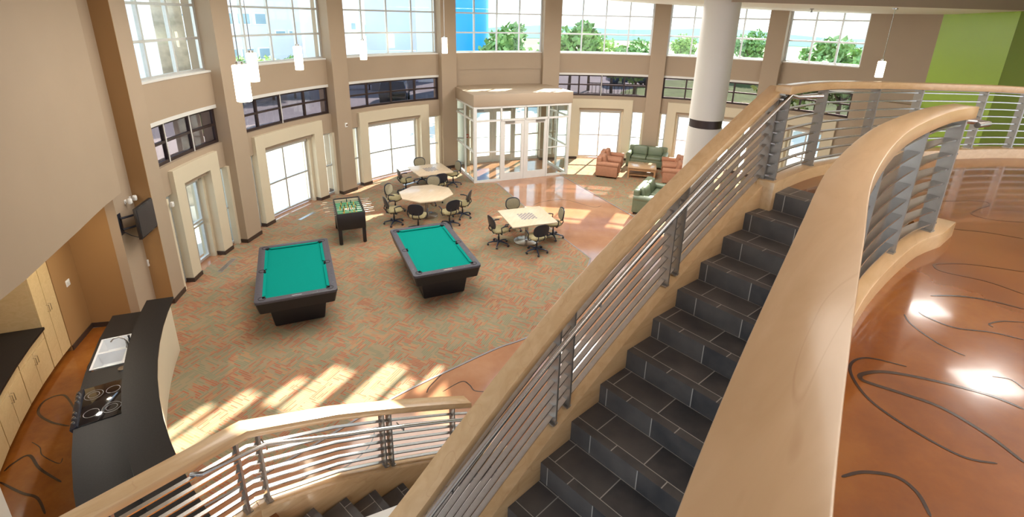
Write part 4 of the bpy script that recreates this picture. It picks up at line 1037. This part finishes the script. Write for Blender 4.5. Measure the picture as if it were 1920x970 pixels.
# ------------------------------------------------------------------ lounge seating (faces +y local)
def soft(mb_c,size,name,mat,parent,bev=.05):
    return MB().box(mb_c,size).build(name,mat,parent,bevel=bev,seg=3,angle=30)
def sofa(name,label,cat,loc,rz,W,nc,mat,group):
    t=thing(name,label,cat,loc,rz,group=group); D=.86; aw=.19
    soft((0,-.02,.215),(W-.04,D-.08,.27),'base',mat,t,.02)
    for x in (-W/2+aw/2,W/2-aw/2):
        a=soft((x,.0,.29),(aw-.02,D-.02,.46),'arm',mat,t,.03)
        MB().tube([(x,-D/2+.03,.53),(x,D/2+.012,.53)],.105,16).build('arm_roll',mat,a)
    soft((0,-D/2+.11,.46),(W-.06,.2,.70),'back_frame',mat,t,.06)
    cw=(W-2*aw)/nc
    for k in range(nc):
        x=-W/2+aw+cw*(k+.5)
        soft((x,.07,.405),(cw-.012,D-.26,.15),'seat_cushion',mat,t,.045)
        MB().box((x,-D/2+.27,.64),(cw-.015,.17,.40),M=Matrix.Rotation(rad(12),3,'X')).build('back_cushion',mat,t,bevel=.07,seg=3,angle=30)
    for x in (-W/2+.08,W/2-.08):
        for y in (-D/2+.08,D/2-.08): MB().lathe([(.02,0),(.028,.085)],(x,y,0),10).build('foot',M['black'],t)
    return t
def face(dx,dy): return math.atan2(dy,dx)-pi/2
sofa('armchair','rust armchair at the left of the coffee table, nearer to the viewer','armchair',(3.76,19.28,.006),face(.94,-.33),.88,1,M['sofaorange'],'rust armchairs')
sofa('armchair','rust armchair at the left of the coffee table, nearer to the window','armchair',(4.05,20.20,.006),face(.94,-.33),.88,1,M['sofaorange'],'rust armchairs')
sofa('armchair','rust armchair at the right of the coffee table, nearer to the viewer','armchair',(6.12,18.55,.006),face(-.96,.25),.88,1,M['sofaorange'],'rust armchairs')
sofa('armchair','rust armchair at the right of the coffee table, beside the far loveseat','armchair',(6.36,19.50,.006),face(-.96,.25),.88,1,M['sofaorange'],'rust armchairs')
sofa('loveseat','green loveseat against the windows at the far end of the lounge','sofa',(5.62,20.72,.006),face(-.36,-.93),1.62,2,M['sofagreen'],'green loveseats')
sofa('loveseat','green loveseat seen from its side, nearest to the stairs','sofa',(4.58,15.72,.006),face(.88,-.47),1.80,2,M['sofagreen'],'green loveseats')
t=thing('coffee_table','low wooden coffee table with a slatted shelf between the lounge seats','coffee table',(5.08,19.30,.006),rad(-14))
MB().box2((-.54,-.45,.40),(.54,.45,.44)).build('table_top',M['tabletop2'],t,bevel=.006)
for x in (-.49,.49):
    for y in (-.40,.40): MB().box2((x-.03,y-.03,0),(x+.03,y+.03,.40)).build('leg',M['cherry'],t)
MB().box2((-.46,-.41,.30),(.46,-.39,.40)).box2((-.46,.39,.30),(.46,.41,.40)).box2((-.50,-.37,.30),(-.48,.37,.40)).box2((.48,-.37,.30),(.50,.37,.40)).build('apron',M['cherry'],t)
s=MB()
for k in range(9): s.box2((-.46,-.38+k*.09,.10),(.46,-.33+k*.09,.115))
s.build('shelf',M['cherry'],t)

# ------------------------------------------------------------------ outside
def groundpoly(name,label,cat,pts,z,mat,h=.05): return tag(MB().prism(pts,z-h,z).build(name,mat,smooth=False),label,cat,kind='structure')
groundpoly('ground','wide grey paved ground around the building','ground',[P(160,a).to_2d() for a in range(-180,180,10)],-.16,M['asphalt'],h=.3)
ring=[P(24,a).to_2d() for a in range(-125,100,5)]+[P(10.9,a).to_2d() for a in range(95,-126,-5)]
groundpoly('plaza_paving','pale sunlit concrete plaza outside the portals','paving',ring,-.06,M['concrete'])
def out(px,d,z=-.15,py=60):
    r_=fw+ri*((px-960)/CAM_F)-up*((py-CAM_CY)/CAM_F); k=d/math.hypot(r_.x,r_.y); return Vector((r_.x*k,r_.y*k,z))
def gp(*pix): return [at_z(x,y,-.12).to_2d() for x,y in pix]
groundpoly('lawn','green lawn outside the band windows behind the round white column','lawn',gp((1232,215),(1226,150),(1330,150),(1470,160),(1640,175),(1640,260),(1400,235)),-.12,M['lawn'],h=.03)
groundpoly('lawn','strip of lawn outside below the parked dark blue car','lawn',gp((1150,188),(1165,172),(1213,158),(1216,190)),-.12,M['lawn'],h=.03)
groundpoly('lawn','small oval lawn island outside left of the vestibule','lawn',gp((716,149),(735,153),(790,150),(800,146),(760,143),(725,145)),-.12,M['lawn'],h=.03)
lw=[P(150,a).to_2d() for a in range(-16,96,4)]+[P(75,a).to_2d() for a in range(92,-17,-4)]
groundpoly('lawn','distant meadow beyond the car park','lawn',lw,-.12,M['lawn'],h=.03)
hl=MB(); r0=[];n=60
for i in range(n+1):
    az=-150+260*i/n; h=1.5+2.2*(.5+.5*sin(az*.11))+1.2*sin(az*.31+1)
    r0.append(hl.add([P(150,az,-.2),P(152,az,1.6+.5*h),P(156,az,-.2)]))
for a,b in zip(r0[:-1],r0[1:]):
    hl.face([a,b,b+1,a+1]); hl.face([a+1,b+1,b+2,a+2])
tag(hl.build('hills',M['hill']),'low hazy hills on the horizon','hills',kind='structure')

def make_tree(label,R,H,leafm,n=900,seed=1,shape=1.0):
    rnd=random.Random(seed)
    t=thing('tree',label,'tree',(0,0,0),group='trees outside the upper windows')
    mb=MB(); mb.tube([(0,0,-.2),(.05,.03,H*.25),(-.05,.06,H*.5)],[.16,.12,.07],8)
    for k in range(5):
        a=2*pi*k/5; mb.tube([(0,.03,H*.3),(cos(a)*R*.4,sin(a)*R*.4,H*.5),(cos(a)*R*.6,sin(a)*R*.6,H*.62)],[.07,.045,.02],6)
    mb.build('trunk',M['bark'],t)
    c=MB(); blobs=[]
    for k in range(14):
        a=rnd.uniform(0,2*pi); rr=R*.62*rnd.random()**.5; blobs.append((cos(a)*rr,sin(a)*rr,H*(.42+.42*rnd.random()),R*rnd.uniform(.35,.55)))
    for k in range(n):
        bx,by,bz,br=rnd.choice(blobs); d=Vector((rnd.gauss(0,1),rnd.gauss(0,1),rnd.gauss(0,1))).normalized()*br*rnd.uniform(.75,1.05); d.z*=.8*shape
        p=Vector((bx,by,bz))+d; s=rnd.uniform(.13,.3)*R/2.2
        u=Vector((rnd.gauss(0,1),rnd.gauss(0,1),rnd.gauss(0,1))).normalized(); v=u.cross(d.normalized()+Vector((.01,0,0))).normalized()
        b=c.add([p-u*s,p+v*s*.6,p+u*s,p-v*s*.6]); c.face([b,b+1,b+2,b+3])
    c.build('crown',leafm,t,smooth=False)
    return t
TA=make_tree('',2.3,5.6,M['leaf'],1300,3); TB=make_tree('',2.0,4.6,M['leaf2'],1100,5); TC=make_tree('',2.6,6.6,M['leaf'],1400,9)
TR=[(TC,945,38,.92,'tall green tree outside, in the middle of the window above the vestibule'),(TB,998,40,.82,'smaller pale tree outside, at the right of the window above the vestibule'),(TB,872,30,.66,'young sapling outside in front of the blue building'),
(TC,1072,42,.95,'tallest tree outside, leftmost through the window right of the vestibule'),(TA,1110,46,.92,'rounded tree outside, second from left through the window right of the vestibule'),(TB,1155,44,.95,'bright tree outside, right of middle through the window right of the vestibule'),(TA,1200,42,.84,'tree outside, rightmost through the window right of the vestibule'),
(TB,1285,70,.95,'distant pale tree left of the round white column'),(TA,1415,62,.95,'distant tree right of the round white column'),
(TB,1492,34,.80,'low tree outside, leftmost through the rightmost window'),(TC,1560,36,.86,'largest rounded tree outside, middle of the rightmost window'),(TA,1606,35,.95,'leafy tree outside, right side of the rightmost window'),
(TB,248,44,.95,'pale tree outside, leftmost through the window beside the television'),(TA,352,24,.62,'dark bushy tree outside right of the stone pillars'),
(TA,446,40,.56,'low tree outside, leftmost in front of the long pale building'),(TB,497,40.5,.66,'low tree outside behind the nearest pendants'),(TA,540,41,.56,'low tree outside, right of the nearest pendants')]
used=set()
for tr,px,R_,s_,lb in TR:
    q=out(px,R_,-.12); rz=random.uniform(0,6)
    if tr.name not in used:
        used.add(tr.name); o=tr; o.location=q; o.rotation_euler=(0,0,rz); o['label']=lb
    else: o=dup(tr,q,rz,lb)
    o.scale=(s_,s_,s_)
# buildings
def building(label,px0,d0,px1,d1,depth,H,mat,wins,piers=()):
    p=out(px0,d0);q=out(px1,d1); u=(q-p).to_2d().normalized(); L=(q-p).to_2d().length
    t=thing('building',label,'building',(p.x,p.y,-.15),math.atan2(u.y,u.x))
    MB().box2((0,0,0),(L,depth,H)).build('wall',mat,t)
    MB().box2((-.2,-.2,H),(L+.2,depth+.2,H+.25)).build('parapet',M['bwhite'],t)
    for (x,z,w_,h_) in wins:
        f=MB().box2((x*L,-.06,z),(x*L+w_,.02,z+h_)).build('window',M['bwhite'],t)
        MB().box2((x*L+.08,-.09,z+.08),(x*L+w_-.08,-.05,z+h_-.08)).build('pane',M['bglass'],f)
    for x,w_ in piers: MB().box2((x*L,-.5,0),(x*L+w_,0,H+.1)).build('pier',M['bwhite'],t)
    return t
building('white building outside behind the stone pillars, beside the television bay',262,36,392,38,6,8,M['bwhite'],[(.55,z,1.0,.25) for z in (4.2,5.6,7.4)]+[(.74,z,1.1,1.2) for z in (2.6,5.0)])
building('long pale building outside with rows of windows, behind the nearest pendants',398,45,614,49,8,8.2,M['lavender'],[(x,z,1.0,.9) for x in (.06,.2,.34) for z in (2.4,5.0)]+[(x,6.9,1.6,.25) for x in (.22,.4)]+[(.5,4.2,.9,.4),(.62,4.2,.4,.4)],[(.74,2.0)])
building('pale blue block outside, at the left of the window above the foosball table',632,60,684,60,6,8.6,M['bwhite'],[(.5,4.3,.6,.8)])
building('lavender block outside with a white corner pier, left of the vestibule',686,50,814,50,8,8.4,M['lavender'],[],[(.73,1.7)])
t=thing('garden_wall','low grey wall with a pale coping outside the window left of the vestibule','garden wall',out(690,44),math.atan2(*(out(776,44)-out(690,44)).to_2d().yx))
gl_=(out(776,44)-out(690,44)).length
MB().box2((0,0,0),(gl_,.4,2.75)).build('wall',M['asphalt'],t); MB().box2((-.1,-.1,2.75),(gl_+.1,.5,3.2)).build('coping',M['lavender'],t)
for k in range(1,4): MB().box2((gl_*k/4-.03,-.02,0),(gl_*k/4+.03,0,2.75)).build('joint',M['bwhite'],t)
t=thing('building','bright blue metal clad round building beyond the window above the vestibule','building',out(868,44))
MB().lathe([(2.1,0),(2.1,12)],(0,0,0),40).build('wall',M['bblue'],t); MB().lathe([(2.15,12),(2.15,12.4)],(0,0,0),40).build('parapet',M['bblue'],t)
MB().lathe([(2.16,2.3),(2.16,2.9)],(0,0,0),40).build('canopy_band',M['bwhite'],t)
for k,px in enumerate((303,334)):
    q=out(px,17,-.1); t=thing('stone_pillar',('left' if k==0 else 'right')+' rough stone pillar outside the window beside the television','pillar',q,.6)
    MB().box2((-.15,-.15,0),(.15,.15,8.5)).build('shaft',M['stone'],t,bevel=.02); MB().box2((-.22,-.22,8.5),(.22,.22,8.7)).build('cap',M['bwhite'],t); MB().box2((-.22,-.22,0),(.22,.22,.5)).build('plinth',M['bwhite'],t)
# vehicles, bench, fence
def car(label,loc,rz,mat,suv=True):
    t=thing('car',label,'car',loc,rz)
    prof=[(-2.2,.35),(-2.25,.8),(-2.15,1.05),(-1.9,1.72),(.3,1.74),(1.0,1.12),(2.1,.98),(2.25,.7),(2.2,.35)]
    mb=MB(); a=mb.add([(x,-.88 if z<1.2 else -.72,z) for x,z in prof]); b=mb.add([(x,.88 if z<1.2 else .72,z) for x,z in prof]); n=len(prof)
    for k in range(n): mb.face([a+k,a+(k+1)%n,b+(k+1)%n,b+k])
    mb.face([a+k for k in range(n)]); mb.face([b+k for k in range(n)][::-1]); mb.build('body',mat,t,bevel=.06)
    for s_ in (-1,1):
        MB().box2((-1.75,s_*.80-.03,1.15),(.35,s_*.80+.03,1.6)).build('side_window',M['bglass'],t)
        for x in (-1.4,1.35):
            w_=MB().tube([(x,s_*.72,.35),(x,s_*.92,.35)],.35,20).build('wheel',M['rubber'],t); MB().tube([(x,s_*.90,.35),(x,s_*.94,.35)],.2,14).build('hubcap',M['steel'],w_)
    return t
car('dark blue car parked outside, seen through the band window right of the vestibule',at_z(1182,160,-.15),rad(8),M['carblue'])
car('black car parked outside, seen through the band window left of the vestibule',at_z(742,192,-.15),rad(98),M['carblack'])
t=thing('fence','low metal fence outside, below the dark blue car','fence',at_z(1148,180,-.15),rad(-8))
for k in range(14): MB().box2((-2.0+k*.3,-.02,0),(-1.96+k*.3,.02,1.0)).build('picket',M['bronze'],t)
MB().box2((-2.1,-.03,.95),(2.1,.03,1.02)).box2((-2.1,-.03,.15),(2.1,.03,.2)).build('rails',M['bronze'],t)
t=thing('bench','dark slatted bench outside, seen through the band window left of the vestibule','bench',at_z(672,168,-.15),rad(15))
for k in range(5): MB().box2((-1.1,-.3+k*.12,.42),(1.1,-.2+k*.12,.46)).build('slat',M['bronze'],t)
for x in (-.9,.9): MB().box2((x-.05,-.28,0),(x+.05,.28,.42)).build('leg',M['bronze'],t)

# ------------------------------------------------------------------ light
wd=bpy.data.worlds.new('World'); SC.world=wd; wd.use_nodes=True; nt=wd.node_tree
bg=nt.nodes['Background']; tc=N(nt,'ShaderNodeTexCoord'); sx=N(nt,'ShaderNodeSeparateXYZ'); nt.links.new(tc.outputs['Generated'],sx.inputs[0])
r=N(nt,'ShaderNodeValToRGB'); e=r.color_ramp.elements; e[0].position=.0; e[0].color=(.92,.97,1,1); e[1].position=.7; e[1].color=(.50,.72,1,1)
nt.links.new(sx.outputs[2],r.inputs['Fac']); nt.links.new(r.outputs[0],bg.inputs['Color']); bg.inputs['Strength'].default_value=2.1
def light(name,typ,loc,energy,color=(1,1,1),rot=None,size=None,sy=None,**k):
    l=bpy.data.lights.new(name,typ); l.energy=energy; l.color=color
    o=bpy.data.objects.new(name,l); COL.objects.link(o); o.location=loc
    if rot is not None: o.rotation_euler=rot
    if typ=='AREA':
        l.size=size
        if sy: l.shape='RECTANGLE'; l.size_y=sy
    for a,b in k.items(): setattr(l,a,b)
    return o
alt=rad(33.4); sd=Vector((-.42,-.91,0)).normalized()*cos(alt)+Vector((0,0,-sin(alt)))
s=light('sun','SUN',(0,0,30),19,(1,.93,.82)); s.rotation_euler=sd.to_track_quat('-Z','Y').to_euler(); s.data.angle=rad(.6)
light('hall_fill','AREA',(-2.5,10.5,ZC-.05),360,(1,.95,.88),(0,0,0),4.5,6.0)  # added fill light, brightens the hall from out of view
light('lounge_fill','AREA',(3.0,15.5,6.2),330,(1,.95,.88),(0,0,0),2.0,3.0)  # unseen fill, added to lift the lounge side
light('upper_floor_fill','AREA',(3.0,1.5,ZC-.05),45,(1,.93,.84),(0,0,0),2.0,3.0)  # added soft fill above the upper floor, out of view
kd=light('kitchen_downlight','AREA',(-6.56,6.34,2.69),13,(1,.93,.82),(0,0,0),.22); kd.data.shape='DISK'
kd=light('kitchen_downlight','AREA',(-7.1,7.6,2.69),10,(1,.85,.62),(0,0,0),.2); kd.data.shape='DISK'

light('ceiling_fill_uplight','AREA',(7.0,2.6,5.0),140,(1,.95,.88),(pi,0,0),1.2,1.2)  # unseen light added to brighten the ceiling at the upper right
# ------------------------------------------------------------------ camera
cam=bpy.data.cameras.new('Camera'); co=bpy.data.objects.new('Camera',cam); COL.objects.link(co)
co.matrix_world=Matrix((( ri.x,up.x,-fw.x,CAMP.x),(ri.y,up.y,-fw.y,CAMP.y),(ri.z,up.z,-fw.z,CAMP.z),(0,0,0,1)))
cam.sensor_width=36; cam.lens=CAM_F/1920*36; cam.shift_y=-(485-CAM_CY)/1920; cam.clip_start=.05; cam.clip_end=500
SC.camera=co
for o in bpy.data.objects:
    if '_w' in o.keys(): del o['_w']
SC.view_settings.view_transform='Standard'; SC.view_settings.look='None'; SC.view_settings.gamma=1; SC.view_settings.use_curve_mapping=False
SC.view_settings.exposure=0.45
SC.cycles.use_denoising=True
SC.cycles.transparent_max_bounces=24
SC.cycles.max_bounces=10; SC.cycles.diffuse_bounces=5
SC.cycles.sample_clamp_indirect=8
